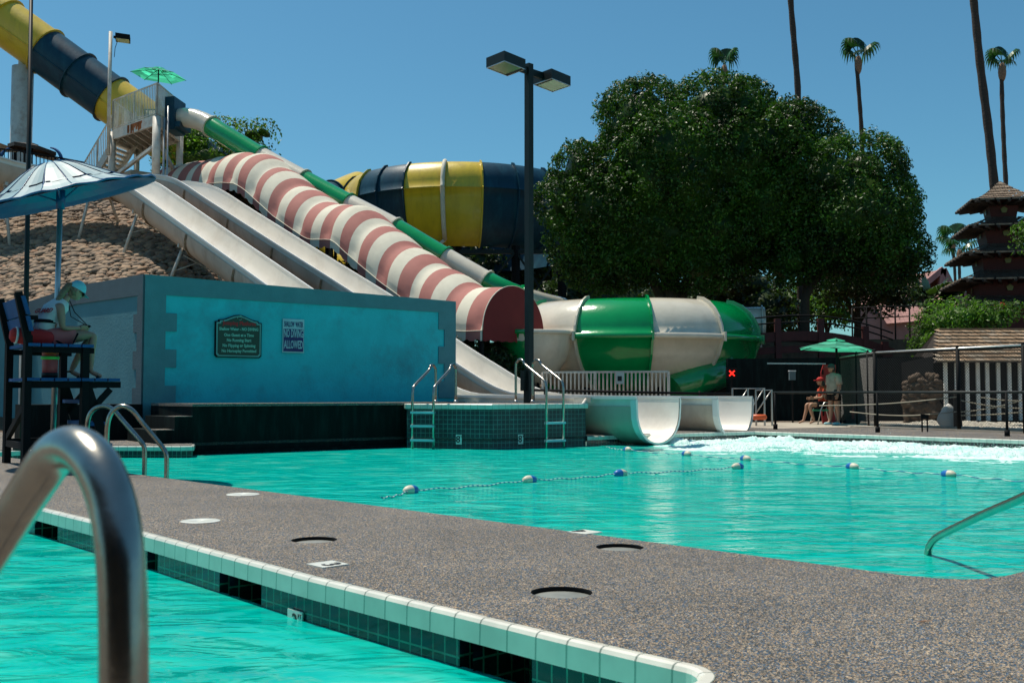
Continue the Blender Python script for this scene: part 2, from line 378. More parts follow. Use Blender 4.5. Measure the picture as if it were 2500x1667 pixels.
for n_ in M['teal'].node_tree.nodes:
    if n_.type == 'MIX' and tuple(round(x, 2) for x in n_.inputs[7].default_value[:3]) == (1.2, 1.5, .5): n_.inputs[7].default_value = (.8, 1.5, 1.3, 1)
M['skin'] = mat('skin', (.42, .23, .15), .5, var=.05)
M['skin2'] = mat('tanned_skin', (.40, .21, .13), .5, var=.05)
M['hair'] = mat('brown_blond_hair', (.20, .14, .08), .6, var=.3, scale=30)
M['hairdark'] = mat('dark_hair', (.03, .02, .015), .6)
M['whitecloth'] = mat('white_cloth', (.68, .68, .68), .85, var=.05)
M['redcloth'] = mat('red_cloth', (.50, .02, .02), .8)
M['pinkred'] = mat('coral_shorts', (.55, .15, .14), .85)
M['bluepaint'] = mat('blue_painted_board', (.008, .085, .25), .75, var=.15, scale=5)
M['canopyblue'] = mat('blue_plastic', (.0, .09, .24), .3, var=.08)
M['canopytop'] = mat('pale_blue_plastic', (.24, .37, .40), .5, var=.10, scale=2)
M['orange'] = mat('orange_plastic', (.70, .12, .03), .4)
M['lime'] = mat('lime_band', (.10, .75, .12), .4)
M['cooler'] = mat('coral_jug', (.50, .06, .06), .4)
M['text_red'] = mat('red_lettering', (.50, .03, .03), .7)
M['text_green'] = mat('mint_lettering', (.22, .62, .48), .7)
M['text_black'] = mat('black_lettering', (.01, .01, .012), .5)
M['text_navy'] = mat('navy_lettering', (.005, .012, .13), .5)
M['signgreen'] = mat('sign_green', (.006, .05, .03), .5)
M['signpale'] = mat('sign_border', (.12, .42, .38), .5)
M['signwhite'] = mat('sign_white', (.34, .62, .66), .5)
M['foam'] = mat('foam', (.62, .76, .73), .9, var=.08, scale=8, dirt=(.10, .60, .50), dirt_amt=.75, dirt_scale=1.8, stretch=(1, 1.8, 1))
M['rope'] = None
def text(body, size, org, right, up, m, par=None, name='lettering', cx=1.0, ext=.002, bold=.0, align='CENTER'):
    c = bpy.data.curves.new(name, 'FONT'); c.body = body; c.size = size; c.align_x = align; c.align_y = 'CENTER'; c.extrude = ext; c.offset = bold; c.resolution_u = 2
    right = V(right).normalized(); up = V(up).normalized(); nrm = right.cross(up)
    tmp = bpy.data.objects.new(name, c); COL.objects.link(tmp)
    me = bpy.data.meshes.new_from_object(tmp.evaluated_get(bpy.context.evaluated_depsgraph_get()))
    bpy.data.objects.remove(tmp)
    mt = Matrix(((right.x*cx, up.x, nrm.x, org[0]), (right.y*cx, up.y, nrm.y, org[1]), (right.z*cx, up.z, nrm.z, org[2]), (0, 0, 0, 1)))
    me.transform(mt); me.materials.clear(); me.materials.append(m)
    o = bpy.data.objects.new(name, me); COL.objects.link(o); parent(o, par); return o
# ================================================================ ground, deck and pools
WZ = -0.21
def px_ground(pts, z=0.0): return [gnd(x, y, z) for x, y in pts]
near_line = px_ground([(96, 1236), (351, 1297), (574, 1355), (776, 1408), (957, 1451), (1169, 1501), (1382, 1552), (1594, 1600), (1701, 1624)])
corner = px_ground([(1722, 1631), (1738, 1641), (1744, 1650), (1741, 1660), (1732, 1668)])
near_pool = [V((-6.6, 11.1, 0))] + near_line + corner + [V((.30, 2.75, 0)), V((-.35, 2.1, 0)), V((-3.0, 1.75, 0)), V((-9, 7.0, 0)), V((-9.0, 9.0, 0))]
near_pool = [V((p.x, p.y, 0)) for p in near_pool]
main_pool = [(-7.75, 14.95), (1.86, 4.93), (1.99, 4.85), (2.1, 4.82), (2.2, 4.83), (2.33, 4.9), (2.6, 5.12), (14.3, 15.4), (9.86, 19.7), (5.75, 24.35), (3.9, 23.15), (1.53, 21.35), (-.39, 19.95), (-2.1, 20.62), (-2.15, 20.9), (-5.66, 18.2), (-5.45, 17.45), (-5.6, 17.38), (-6.95, 17.4), (-7.95, 15.7)]
main_pool = [V((x, y, 0)) for x, y in main_pool]
def ccw(poly):
    a = sum(poly[i].x*poly[(i+1) % len(poly)].y-poly[(i+1) % len(poly)].x*poly[i].y for i in range(len(poly)))
    return poly if a > 0 else poly[::-1]
near_pool = ccw(near_pool); main_pool = ccw(main_pool)
def offset(poly, d):     # positive d = inwards for a ccw loop
    out = []; n = len(poly)
    for i in range(n):
        a, b, c = poly[i-1], poly[i], poly[(i+1) % n]
        e1 = (b-a).normalized(); e2 = (c-b).normalized(); n1 = V((-e1.y, e1.x, 0)); n2 = V((-e2.y, e2.x, 0))
        m_ = (n1+n2); m_ = m_/max(.35, m_.length_squared)*2*.5*1.0; k = 1.0
        out.append(b+(n1+n2)/max(.5, 1+n1.dot(n2))*d)
    return out
cups = [(gnd(767, 1317), .135), (gnd(1513, 1335), .135), (gnd(1371, 1445), .135)]
def circ(c, r, n=28): return [V((c.x+r*math.cos(2*math.pi*k/n), c.y+r*math.sin(2*math.pi*k/n), 0)) for k in range(n)]
deck_outer = [V(p) for p in ((-17, -7, 0), (22, -7, 0), (22, 12, 0), (11.2, 22.2, 0), (8.9, 26.9, 0), (7.8, 27.6, 0), (-2.5, 27.4, 0), (-17, 27, 0))]
mb = MB(); mb.prism(deck_outer, -.05, 0.0, 0, 0, holes=[near_pool, main_pool]+[circ(c, r) for c, r in cups])
mb.build('pool_deck', M['deck'], kind='structure')
mb = MB(); big = [V((-1500, -200, 0)), V((1500, -200, 0)), V((1500, 2500, 0)), V((-1500, 2500, 0))]
mb.prism(big, None, -.03, 0, 0, holes=[[V((-16, -6.5, 0)), V((21, -6.5, 0)), V((21, 11.5, 0)), V((10.9, 21.6, 0)), V((8.6, 26.3, 0)), V((-16, 26, 0))]])
mb.build('ground', M['ground'], kind='structure')
mb = MB(); mb.prism([(6.6, 25.6), (8.8, 26.75), (10.5, 31.2), (2.0, 31.2), (2.2, 27.9), (5.5, 27.9)], None, .006, 0, 0); mb.build('patio', M['concrete'], kind='structure')
# pool water and basins
for nm, poly, dep in (('near_pool', near_pool, 1.0), ('main_pool', main_pool, 1.6)):
    w = MB(); w.prism(offset(poly, .012), None, WZ); w.build('water', M['water'], kind='structure')
    b_ = MB(); b_.prism(offset(poly, -.25), None, -dep); b_.build('pool_floor', M['basin'], kind='structure')
# coping ring and tiled wall, swept round the pool edge
def ring(mb, poly, prof, two=False, skip=None):
    n = len(poly); D = [0.0]
    for i in range(n): D.append(D[-1]+(poly[(i+1) % n]-poly[i]).length)
    offs = [offset(poly, o) for o, z in prof]; zl = [0.0]
    for a, b in zip(prof, prof[1:]): zl.append(zl[-1]+math.hypot(b[0]-a[0], b[1]-a[1]))
    for i in range(n):
        j = (i+1) % n
        if skip and skip(poly[i], poly[j]): continue
        for k in range(len(prof)-1):
            a = offs[k][i]; b = offs[k][j]; c = offs[k+1][j]; d = offs[k+1][i]; z0 = prof[k][1]; z1 = prof[k+1][1]
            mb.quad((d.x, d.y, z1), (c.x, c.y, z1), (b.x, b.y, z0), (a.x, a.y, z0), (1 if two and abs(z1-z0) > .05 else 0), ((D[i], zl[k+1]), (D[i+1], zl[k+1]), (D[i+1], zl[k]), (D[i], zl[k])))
    return mb
cprof = [(-.004, .002), (.028, .004), (.042, -.001), (.050, -.014), (.052, -.094), (.03, -.094)]
def densify(poly, step=.152):
    return poly
ring(MB(), near_pool, cprof, True).build('near_pool_coping', [M['coping'], M['copbounce']], kind='structure')
skip_plat = main_pool
cprof2 = [(-.004, -.012), (.03, -.013), (.042, -.018), (.05, -.03), (.052, -.094), (.03, -.094)]
noplat = lambda a, b: min(a.y, b.y) > 17.9 and max(a.x, b.x) < 1.6
ring(MB(), main_pool, cprof2, True, noplat).build('main_pool_coping', [M['coping'], M['copbounce']], kind='structure')
ring(MB(), main_pool, [(.028, -.09), (.028, -.55)], False, noplat).build('main_pool_tile_band', M['tile'], kind='structure')
ring(MB(), main_pool, [(.026, -.55), (.026, -1.6)]).build('main_pool_wall', M['basin'], kind='structure')
ring(MB(), near_pool, [(.026, -.55), (.026, -1.0)]).build('near_pool_wall', M['basin'], kind='structure')
# near pool tile band with gutter openings on the long side
inner = offset(near_pool, .03); segs = []
def px_of(p): 
    c = p-V((0, 0, CZ)); r = V((0, math.cos(PITCH), math.sin(PITCH))); u = V((0, -math.sin(PITCH), math.cos(PITCH))); d = c.dot(r); return 1250+c.x/d*F0, 833.5-c.dot(u)/d*F0
opens = [(85, 142), (362, 386), (536, 642), (1124, 1300)]
tb = MB(); gut = MB(); n = len(inner); D = 0.0
for i in range(n):
    a, b = inner[i], inner[(i+1) % n]; L = (b-a).length; K = max(1, int(L/.02)); mode = []
    xs = []
    for k in range(K+1):
        p = a.lerp(b, k/K); xs.append(px_of(p+V((0, 0, -.15)))[0] if p.y > 2.9 and (b-a).length > .2 and i < n else -999)
    isn = [any(o0 <= x <= o1 for o0, o1 in opens) and a.y > 2.9 and b.y > 2.9 for x in xs]
    k = 0
    while k < K:
        j = k
        while j < K and isn[j] == isn[k]: j += 1
        p, q = a.lerp(b, k/K), a.lerp(b, j/K); d0 = D+L*k/K; d1 = D+L*j/K
        if not isn[k]:
            tb.quad((p.x, p.y, -.6), (q.x, q.y, -.6), (q.x, q.y, -.09), (p.x, p.y, -.09), 0, ((d0, -.6+.01), (d1, -.6+.01), (d1, -.083), (d0, -.083)))
        else:
            e = (q-p).normalized(); o = V((e.y, -e.x, 0))*.28; p2, q2 = p+o, q+o
            for A, B in ((p2, q2), (p, p2), (q2, q)): gut.quad((A.x, A.y, -.42), (B.x, B.y, -.42), (B.x, B.y, -.085), (A.x, A.y, -.085), 0, ((0, -.42), ((B-A).length, -.42), ((B-A).length, -.085), (0, -.085)))
            gut.quad((p.x, p.y, -.42), (q.x, q.y, -.42), (q2.x, q2.y, -.42), (p2.x, p2.y, -.42)); gut.quad((p.x, p.y, -.086), (p2.x, p2.y, -.086), (q2.x, q2.y, -.086), (q.x, q.y, -.086))
            tb.quad((p.x, p.y, -.6), (q.x, q.y, -.6), (q.x, q.y, -.42), (p.x, p.y, -.42))
        k = j
    D += L
tb.build('near_pool_tile_band', M['tile'], kind='structure')
gut.build('gutter_recess', M['tile'], kind='structure')
# recessed cups and white discs in the deck
M['lidgrey'] = mat('grey_lid', (.21, .22, .20), .5, var=.25, scale=9)
cup_lab = ['round recessed grey cup cover left of the white 3 tile row, middle of the deck', 'round recessed cover beside the white 4 tile', 'nearest and largest-looking round recessed cover in the deck']
cup_lab = ['recessed round deck cover near the white tile marked 3', 'recessed round deck cover beside the white tile marked 4', 'recessed round deck cover nearest the camera']
for (c, r), lab in zip(cups, cup_lab):
    t = thing('deck_cover', lab, 'deck cover', (c.x, c.y, 0), 'recessed round covers in the pool deck')
    w = MB(); w.lathe(c, [(r, .0), (r-.003, -.008), (r, -.022), (r+.02, -.03)], 28); w.build('collar', M['black'], t)
    l = MB(); l.lathe(c, [(0.0005, -.019), (r*.9, -.019), (r*.93, -.021), (r+.01, -.022)], 28); l.build('lid', M['lidgrey'], t)
for (x, y), r, lab in (((593, 1207), .14, 'flat white round cap in the deck farther from the grab rail'), ((489, 1272), .132, 'flat white round cap in the deck beside the big steel rail')):
    c = gnd(x, y); w = MB(); w.lathe(c, [(0.001, .006), (.02, .006), (.021, .003), (.026, .003), (.027, .006), (r-.006, .006), (r, .003)], 30); o = w.build('deck_disc', M['whitetile'], label=lab, cat='deck disc', group='white discs set in the deck')
# numbered tiles set in the deck
def plaque(lab, c, right, up, w, h, nrm, body, size, shift=0, ft=None, m=M['whitetile']):
    right = V(right).normalized(); up = V(up).normalized(); nrm = V(nrm).normalized(); c = V(c)
    b_ = MB(); b_.obox(c+nrm*.002, right*w/2, up*h/2, nrm*.004); o = b_.build('depth_marker', m); setp(o, lab, 'depth marker', 'pool depth markers')
    text(body, size, c+nrm*.0075+right*shift, right, up, M['text_black'], o, 'numeral', ext=.001, bold=size*.02)
    if ft: text('FT', size*.3, c+nrm*.0075+right*w*.34+up*h*.28, right, up, M['text_black'], o, 'unit', ext=.001)
c4 = gnd(1427, 1299.5); plaque('white deck tile with a black 4 at the far edge of the deck', c4, -U2, -V2, .155, .155, Z, '4', .14, .035)
c3 = gnd(800, 1378.5); plaque('white deck tile with a black 3 beside the near pool coping', c3, U2, V2, .155, .155, Z, '3', .14, .03)
# 3 FT on the near pool wall
i3 = [k for k in range(len(inner)) if abs(inner[k].x-(-.914)) < .12 and 4 < inner[k].y < 6]
pa = onplane(724, 1478, inner[i3[0]] if i3 else V((-.9, 4.8, 0)), V((-V2.x, -V2.y, 0)))
plaque('white 3 FT tile half under water in the near pool wall', V((pa.x, pa.y, -.225))-V2*.004, U2, Z, .13, .11, -V2, '3', .10, -.0, True)
fl = MB(); c = gnd(2250, 1520); fl.quad(c+V((-.02, 0, .006)), c+V((.0, -.006, .004)), c+V((.045, -.012, .012)), c+V((.01, .004, .010))); o = fl.build('fallen_leaf', M['rust'], label='curled brown dead leaf lying on the speckled deck', cat='leaf')
# ================================================================ jumping platform and wall
PZ = .69
Cn = V((-7.10, 19.8, 0)); En = V((-1.36, 24.2, 0)); dw = (En-Cn).normalized(); nw = V((dw.y, -dw.x, 0)); LW = (En-Cn).length
t = thing('jumping_platform', 'low black platform at the water edge in front of the turquoise wall', 'platform', (-4, 20.3, 0))
b_ = MB(); f0 = V((-5.66, 18.2, 0)); f1 = V((-2.15, 20.9, 0))
fL = f0-dw*.0; poly = [f0, f1, V((-1.1, 24.05, 0)), V((-6.95, 19.75, 0))]
b_.prism(poly, -.9, PZ-.05, 0, 0); b_.build('base', M['blackmat'], t)
cap_ = MB(); cap_.prism([f0-nw*-.03+dw*-.02, f1+nw*.03, V((-1.1, 24.05, 0)), V((-6.95, 19.75, 0))], PZ-.048, PZ, 0, 0); cap_.build('deck_surface', M['deck'], t)
led = MB(); led.obox((f0+f1)/2+nw*.05+V((0, 0, WZ+.03)), dw*(f1-f0).length/2, nw*.05, Z*.03); led.build('ledge', M['blackmat'], t)
for k, zt in enumerate((.46, .23)):   # steps at the left end
    s0 = f0-dw*(.32*(k+1)); b_ = MB(); b_.prism([s0+nw*0, s0+dw*.32, s0+dw*.32-nw*1.6, s0-nw*1.6], -.1, zt, 0, 0); o = b_.build('step', M['blackmat'], t)
    b_ = MB(); b_.prism([s0+nw*.01, s0+dw*.31+nw*.01, s0+dw*.31-nw*.5, s0-nw*.5], zt, zt+.012, 0, 0); b_.build('step_tread', M['deck'], t)
b_ = MB(); q0 = Cn-dw*2.2-nw*-.9; b_.prism([Cn-dw*.1+nw*.2, Cn-dw*.1+nw*-.8, Cn-dw*2.1-nw*.9, Cn-dw*2.1+nw*.2], -.02, PZ-.02, 0, 0); b_.build('side_block', M['blackmat'], t)
# tiled corner platform
t = thing('tiled_platform', 'tiled corner platform with white coping and two steel ladders', 'platform', (-.4, 21, 0))
tp = ccw([V(p) for p in ((-2.16, 20.9, 0), (-2.1, 20.62, 0), (-.39, 19.95, 0), (1.53, 21.35, 0), (1.2, 22.4, 0), (.2, 24.3, 0), (-1.1, 24.05, 0))])
b_ = MB(); b_.prism(tp, -.6, .57, 0, 0); b_.build('tiled_base', M['tile_platform'], t)
b_ = MB(); ring(b_, [p for p in tp], [(-.035, .566), (-.045, .575), (-.045, .655), (-.03, .67), (.10, .672)], True); b_.build('coping', [M['coping'], M['copbounce']], t)
b_ = MB(); b_.prism(offset(tp, .05), .5, .668, 0, 0); b_.build('deck_surface', M['deck'], t)
n1 = V((-.365, -.931, 0)).normalized(); d1 = V((-n1.y, n1.x, 0)); d2 = V((1.92, 1.40, 0)).normalized(); n2 = V((d2.y, -d2.x, 0))
e1 = onplane(1121, 1078, V((-.39, 19.95, 0)), V((.365, .931, 0))); plaque('white 8 FT tile on the left face of the tiled platform', V((e1.x, e1.y, -.03))+n1*.012, d1, Z, .125, .19, n1, '8', .19, -.015, True)
e2 = onplane(1270, 1078, V((-.39, 19.95, 0)), n2); plaque('white 8 FT tile on the right face of the tiled platform', V((e2.x, e2.y, -.03))+n2*.012, d2, Z, .125, .19, n2, '8', .19, -.015, True)
def ladder(lab, A, out, side, wid, reach, ztop, zs, zb=.68):
    t = thing('pool_ladder', lab, 'ladder', (A.x, A.y, zb), 'steel ladders on the tiled platform')
    for k in (0, 1):
        a = A+side*wid*k; a = V((a.x, a.y, zb)); r = MB(); rr = .13
        pts = [a, a+Z*(ztop-zb-.16), a+Z*(ztop-zb-.05)+out*.04, a+Z*(ztop-zb)+out*.14, a+Z*(ztop-zb-.03)+out*.25, a+Z*(ztop-zb-.12)+out*.34, a+Z*(ztop-zb-.42)+out*(reach-.1), a+Z*(ztop-zb-.52)+out*(reach-.02), V((a.x, a.y, ztop-.62))+out*reach]
        pts = catmull(pts, 4)+[V((a.x, a.y, -.55))+out*reach]; r.tube(pts, .026, 10); ra = r.build('rail', M['steel'], t)
        fl_ = MB(); fl_.lathe(a, [(.0, .06), (.035, .06), (.05, .0), (.0, .0)], 12); fl_.build('flange', M['alu'], ra)
    for z in zs:
        c = A+out*(reach+.01)+side*wid/2; s_ = MB(); s_.obox(V((c.x, c.y, z)), side*(wid/2+.02), out*.045, Z*.022); s_.build('step', M['signwhite'], t)
A1 = V((-1.58, 21.2, 0)); ladder('steel pool ladder on the left face of the tiled platform', A1, n1, d1, .46, 1.05, 1.46, (.50, .235, -.04))
A2 = V((.08, 21.1, 0)); ladder('steel pool ladder with crossbar on the right face of the tiled platform', A2, n2, d2, .43, 1.02, 1.57, (.29, -.06))
# turquoise wall
def pxz(px, py, s): return None
zc = 3.16; ze = 3.03
t = thing('jump_wall', 'tall turquoise stucco wall with toothed grey-teal trim', 'wall', (-4.2, 22, 0))
b_ = MB()
def wallprism(mb, a, b, za0, zb0, za1, zb1, front, back, n_, m=0):
    P = [(a, za0), (b, zb0), (b, zb1), (a, za1)]
    F_ = [mb.pt(p+n_*front+Z*z) for p, z in P]; B_ = [mb.pt(p+n_*back+Z*z) for p, z in P]
    mb.face(F_, m); mb.face(B_[::-1], m)
    for k in range(4): mb.face([F_[k], B_[k], B_[(k+1) % 4], F_[(k+1) % 4]], m)
def P_(s): return Cn+dw*s
ztop = lambda s: zc+(ze-zc)*s/LW
wallprism(b_, Cn, En, -.1, -.1, zc-.03, ze-.03, 0, -.3, nw); b_.build('wall_panel', M['wallcyan'], t)
tr = MB()
wallprism(tr, Cn-dw*.03, En+dw*.02, zc-.36, ze-.26, zc+.02, ze+.02, .028, -.33, nw)
z = zc-.36; k = 0
while z > .2:
    w_ = .50 if k % 2 else .60
    if k % 2 == 0: w_ = .38
    else: w_ = .60
    z2 = max(z-.355, -.1); wallprism(tr, Cn-dw*.03, P_(w_), z2, z2, z, z, .028, -.2, nw); z = z2; k += 1
wallprism(tr, Cn-dw*.03, P_(.5), -.1, -.1, z, z, .028, -.2, nw)
z = ze-.26; k = 0
while z > PZ+.2:
    w_ = .46 if k % 2 == 0 else .34
    if k % 2 == 1: w_ = .30
    z2 = max(z-.40, PZ-.1); wallprism(tr, P_(LW-w_), En+dw*.02, z2, z2, z, z, .028, -.2, nw); z = z2; k += 1
tr.build('trim', M['trim'], t)
t = thing('side_wall', 'grey-teal stucco wall running back behind the guard chair', 'wall', (-9.4, 22, 0))
wp = [Cn-dw*.04, V((-9.5, 22.3, 0)), V((-11.3, 23.9, 0)), V((-15.5, 24.6, 0))]; wz = [zc, 3.2, 3.0, 3.0]
b_ = MB(); tr = MB()
for i in range(3):
    a, b = wp[i], wp[i+1]; d_ = (b-a).normalized(); n_ = V((-d_.y, d_.x, 0)); n_ = n_ if n_.y < 0 else -n_
    wallprism(b_, a, b, -.1, -.1, wz[i]-.02, wz[i+1]-.02, 0, -.3, n_); wallprism(tr, a, b, wz[i]-.38, wz[i+1]-.38, wz[i]+.02, wz[i+1]+.02, .026, -.33, n_)
    if i == 0:
        z = zc-.38; k = 0
        while z > .2:
            w_ = .25 if k % 2 == 0 else .42
            z2 = max(z-.36, 0); wallprism(tr, a, a+d_*w_, z2, z2, z, z, .026, -.2, n_); z = z2; k += 1
b_.build('wall_panel', M['wallgrey'], t); tr.build('trim', M['trimgrey'], t)
b_ = MB(); 
for px in (70, 112): 
    p = onplane(px, 900, V((-11.3, 23.9, 0)), V((.6, -.8, 0))); b_.beam(V((p.x, p.y-.3, 0)), V((p.x, p.y-.3, 2.3)), .12)
b_.build('drain_pipe', M['whitemetal'], t)
# signs on the wall
def onwall(px, py): return onplane(px, py, Cn+nw*.035, nw)
c = onwall(582, 823); up = Z; rt = dw; sw = (onwall(637, 820)-onwall(527, 820)).length; sh = abs((onwall(582, 866)-onwall(582, 782)).z)
t = thing('rules_sign', 'dark green arched sign listing jumping platform rules', 'sign', c)
def signpoly(w, h, arch, g):
    pts = [(-w/2+g+.04, -h/2+g), (w/2-g-.04, -h/2+g), (w/2-g, -h/2+g+.04), (w/2-g, h/2-g), (w/2-.07-g, h/2-g), (w/2-.07-g, h/2+.035-g)]
    for k in range(1, 12):
        x = (w/2-.07-g)*(1-2*k/12); pts.append((x, h/2+.035-g+arch*(.5+.5*math.cos(math.pi*min(1, abs(x)/(w/2-.09))))))
    pts += [(-w/2+.07+g, h/2+.035-g), (-w/2+.07+g, h/2-g), (-w/2+g, h/2-g), (-w/2+g, -h/2+g+.04)]
    return pts
for nm, g, d, mm in (('frame', -.012, .02, M['black']), ('border', .008, .026, M['signpale']), ('panel', .035, .032, M['signgreen'])):
    b_ = MB(); pl = signpoly(sw, sh*1.0, .11, g); loops = [[V((x, y, 0)) for x, y in pl]]; idx = [b_.pt(c+dw*x+Z*(y-.055)+nw*d) for x, y in pl]; bk = [b_.pt(c+dw*x+Z*(y-.055)-nw*.03) for x, y in pl]
    for tri_ in tessellate_polygon(loops): b_.face([idx[q] for q in tri_])
    for q in range(len(pl)): b_.face([idx[q], bk[q], bk[(q+1) % len(pl)], idx[(q+1) % len(pl)]])
    b_.build(nm, mm, t)
lines = [('Shallow Water - NO DIVING', 804), ('One Guest at a Time', 818.5), ('No Running Start', 831), ('No Flipping or Spinning', 844), ('No Horseplay Permitted', 857)]
text('Jumping Platform', .115, onwall(583, 790)+nw*.036, dw, Z, M['text_red'], t, 'heading', cx=.88, bold=.003)
for s_, y in lines: 
    text(s_, .086, onwall(582, y)+nw*.036, dw+Z*.012, Z, M['text_green'], t, cx=.80 if len(s_) > 24 else .86, bold=.0025)
b_ = MB(); cc = onwall(584, 776)+nw*.036
for a0 in (0.4, 2.4, 4.4): b_.tube([cc+dw*math.cos(a0+k*.25)*.05+Z*math.sin(a0+k*.25)*.045 for k in range(6)], .005, 4)
b_.build('emblem', M['text_green'], t)
c = onwall(716, 820); w2 = (onwall(742, 820)-onwall(690, 820)).length; h2 = abs((onwall(716, 860)-onwall(716, 778)).z)
t = thing('no_diving_sign', 'blue and white rectangular sign reading no diving allowed', 'sign', c)
b_ = MB(); b_.obox(c, dw*w2/2, nw*.008, Z*h2/2); b_.build('panel', M['signwhite'], t)
b_ = MB(); b_.obox(c-Z*h2*.13+nw*.004, dw*(w2/2-.018), nw*.008, Z*h2*.335); b_.build('field', M['text_navy'], t)
text('SHALLOW  WATER', .16, c+Z*h2*.335+nw*.011, dw, Z, M['text_navy'], t, cx=.285*w2/.45, bold=.003)
text('NO DIVING', .24, c+Z*h2*.06+nw*.015, dw, Z, M['signwhite'], t, cx=.325*w2/.45, bold=.004)
text('ALLOWED', .24, c-Z*h2*.27+nw*.015, dw, Z, M['signwhite'], t, cx=.35*w2/.45, bold=.004)
# ================================================================ hillside
def sst(x, a, b):
    x = min(1, max(0, (x-a)/(b-a))); return x*x*(3-2*x)
def hill(x, y):
    f = sst(-x, 2.5, 12.5); h = min(9.75, .485*(y-23.2)); h = max(0, h)
    return h*f
nx, ny = 60, 70; mb = MB(); idx = {}
for i in range(nx+1):
    for j in range(ny+1):
        x = -75+75*i/nx if i < 10 else -62.5+63*(i-10)/(nx-10); y = 22.6+ (30*j/50 if j < 50 else 30+(j-50)*4)
        z = hill(x, y)
        if z > .3 and y < 50: z += .12*noise.noise(V((x*.8, y*.8, 3)))
        idx[i, j] = mb.pt((x, y, z-.06))
for i in range(nx):
    for j in range(ny): mb.face((idx[i, j], idx[i+1, j], idx[i+1, j+1], idx[i, j+1]), 0, None, True)
mb.build('hillside', M['soil'], kind='structure')
# cobbles laid over the slope
bm = bmesh.new(); bmesh.ops.create_icosphere(bm, subdivisions=1, radius=1); bm.verts.ensure_lookup_table()
iv = np.array([v.co[:] for v in bm.verts]); itr = np.array([[v.index for v in f.verts] for f in bm.faces]); bm.free()
vs = []; fs = []; cnt = 0
def px_xy(x, y, z):
    p = px_of(V((x, y, z))); return p
tries = 0
while cnt < 8200 and tries < 90000:
    tries += 1
    y = 24.5+rng.random()*19; x = -y*.53+rng.random()*y*.40
    z = hill(x, y)
    if z < .8: continue
    u_, v_ = px_of(V((x, y, z)))
    if u_ < -80 or u_ > 640 or v_ > 770 or v_ < 480: continue
    s_ = (.065+.105*rng.random()**2.4)*(1+.15*(y-30)/10)
    a = rng.random()*6.28; ca, sa = math.cos(a), math.sin(a)
    pv = iv*np.array([s_*(1.1+.7*rng.random()), s_*(.9+.3*rng.random()), s_*(.5+.25*rng.random())])*(1+.08*rng.standard_normal((len(iv), 1)))
    pv = pv @ np.array([[ca, sa, 0], [-sa, ca, 0], [0, 0, 1]])
    sl = math.atan(.45); pv = pv @ np.array([[1, 0, 0], [0, math.cos(sl), math.sin(sl)], [0, -math.sin(sl), math.cos(sl)]])
    vs.append(pv+np.array([x, y, z+s_*.28-.05])); fs.append(itr+cnt*len(iv)); cnt += 1
np_mesh('cobbles', np.concatenate(vs), np.concatenate(fs), M['brown'], smooth=True, label='rounded tan cobbles covering the slope under the slides', kind='stuff')
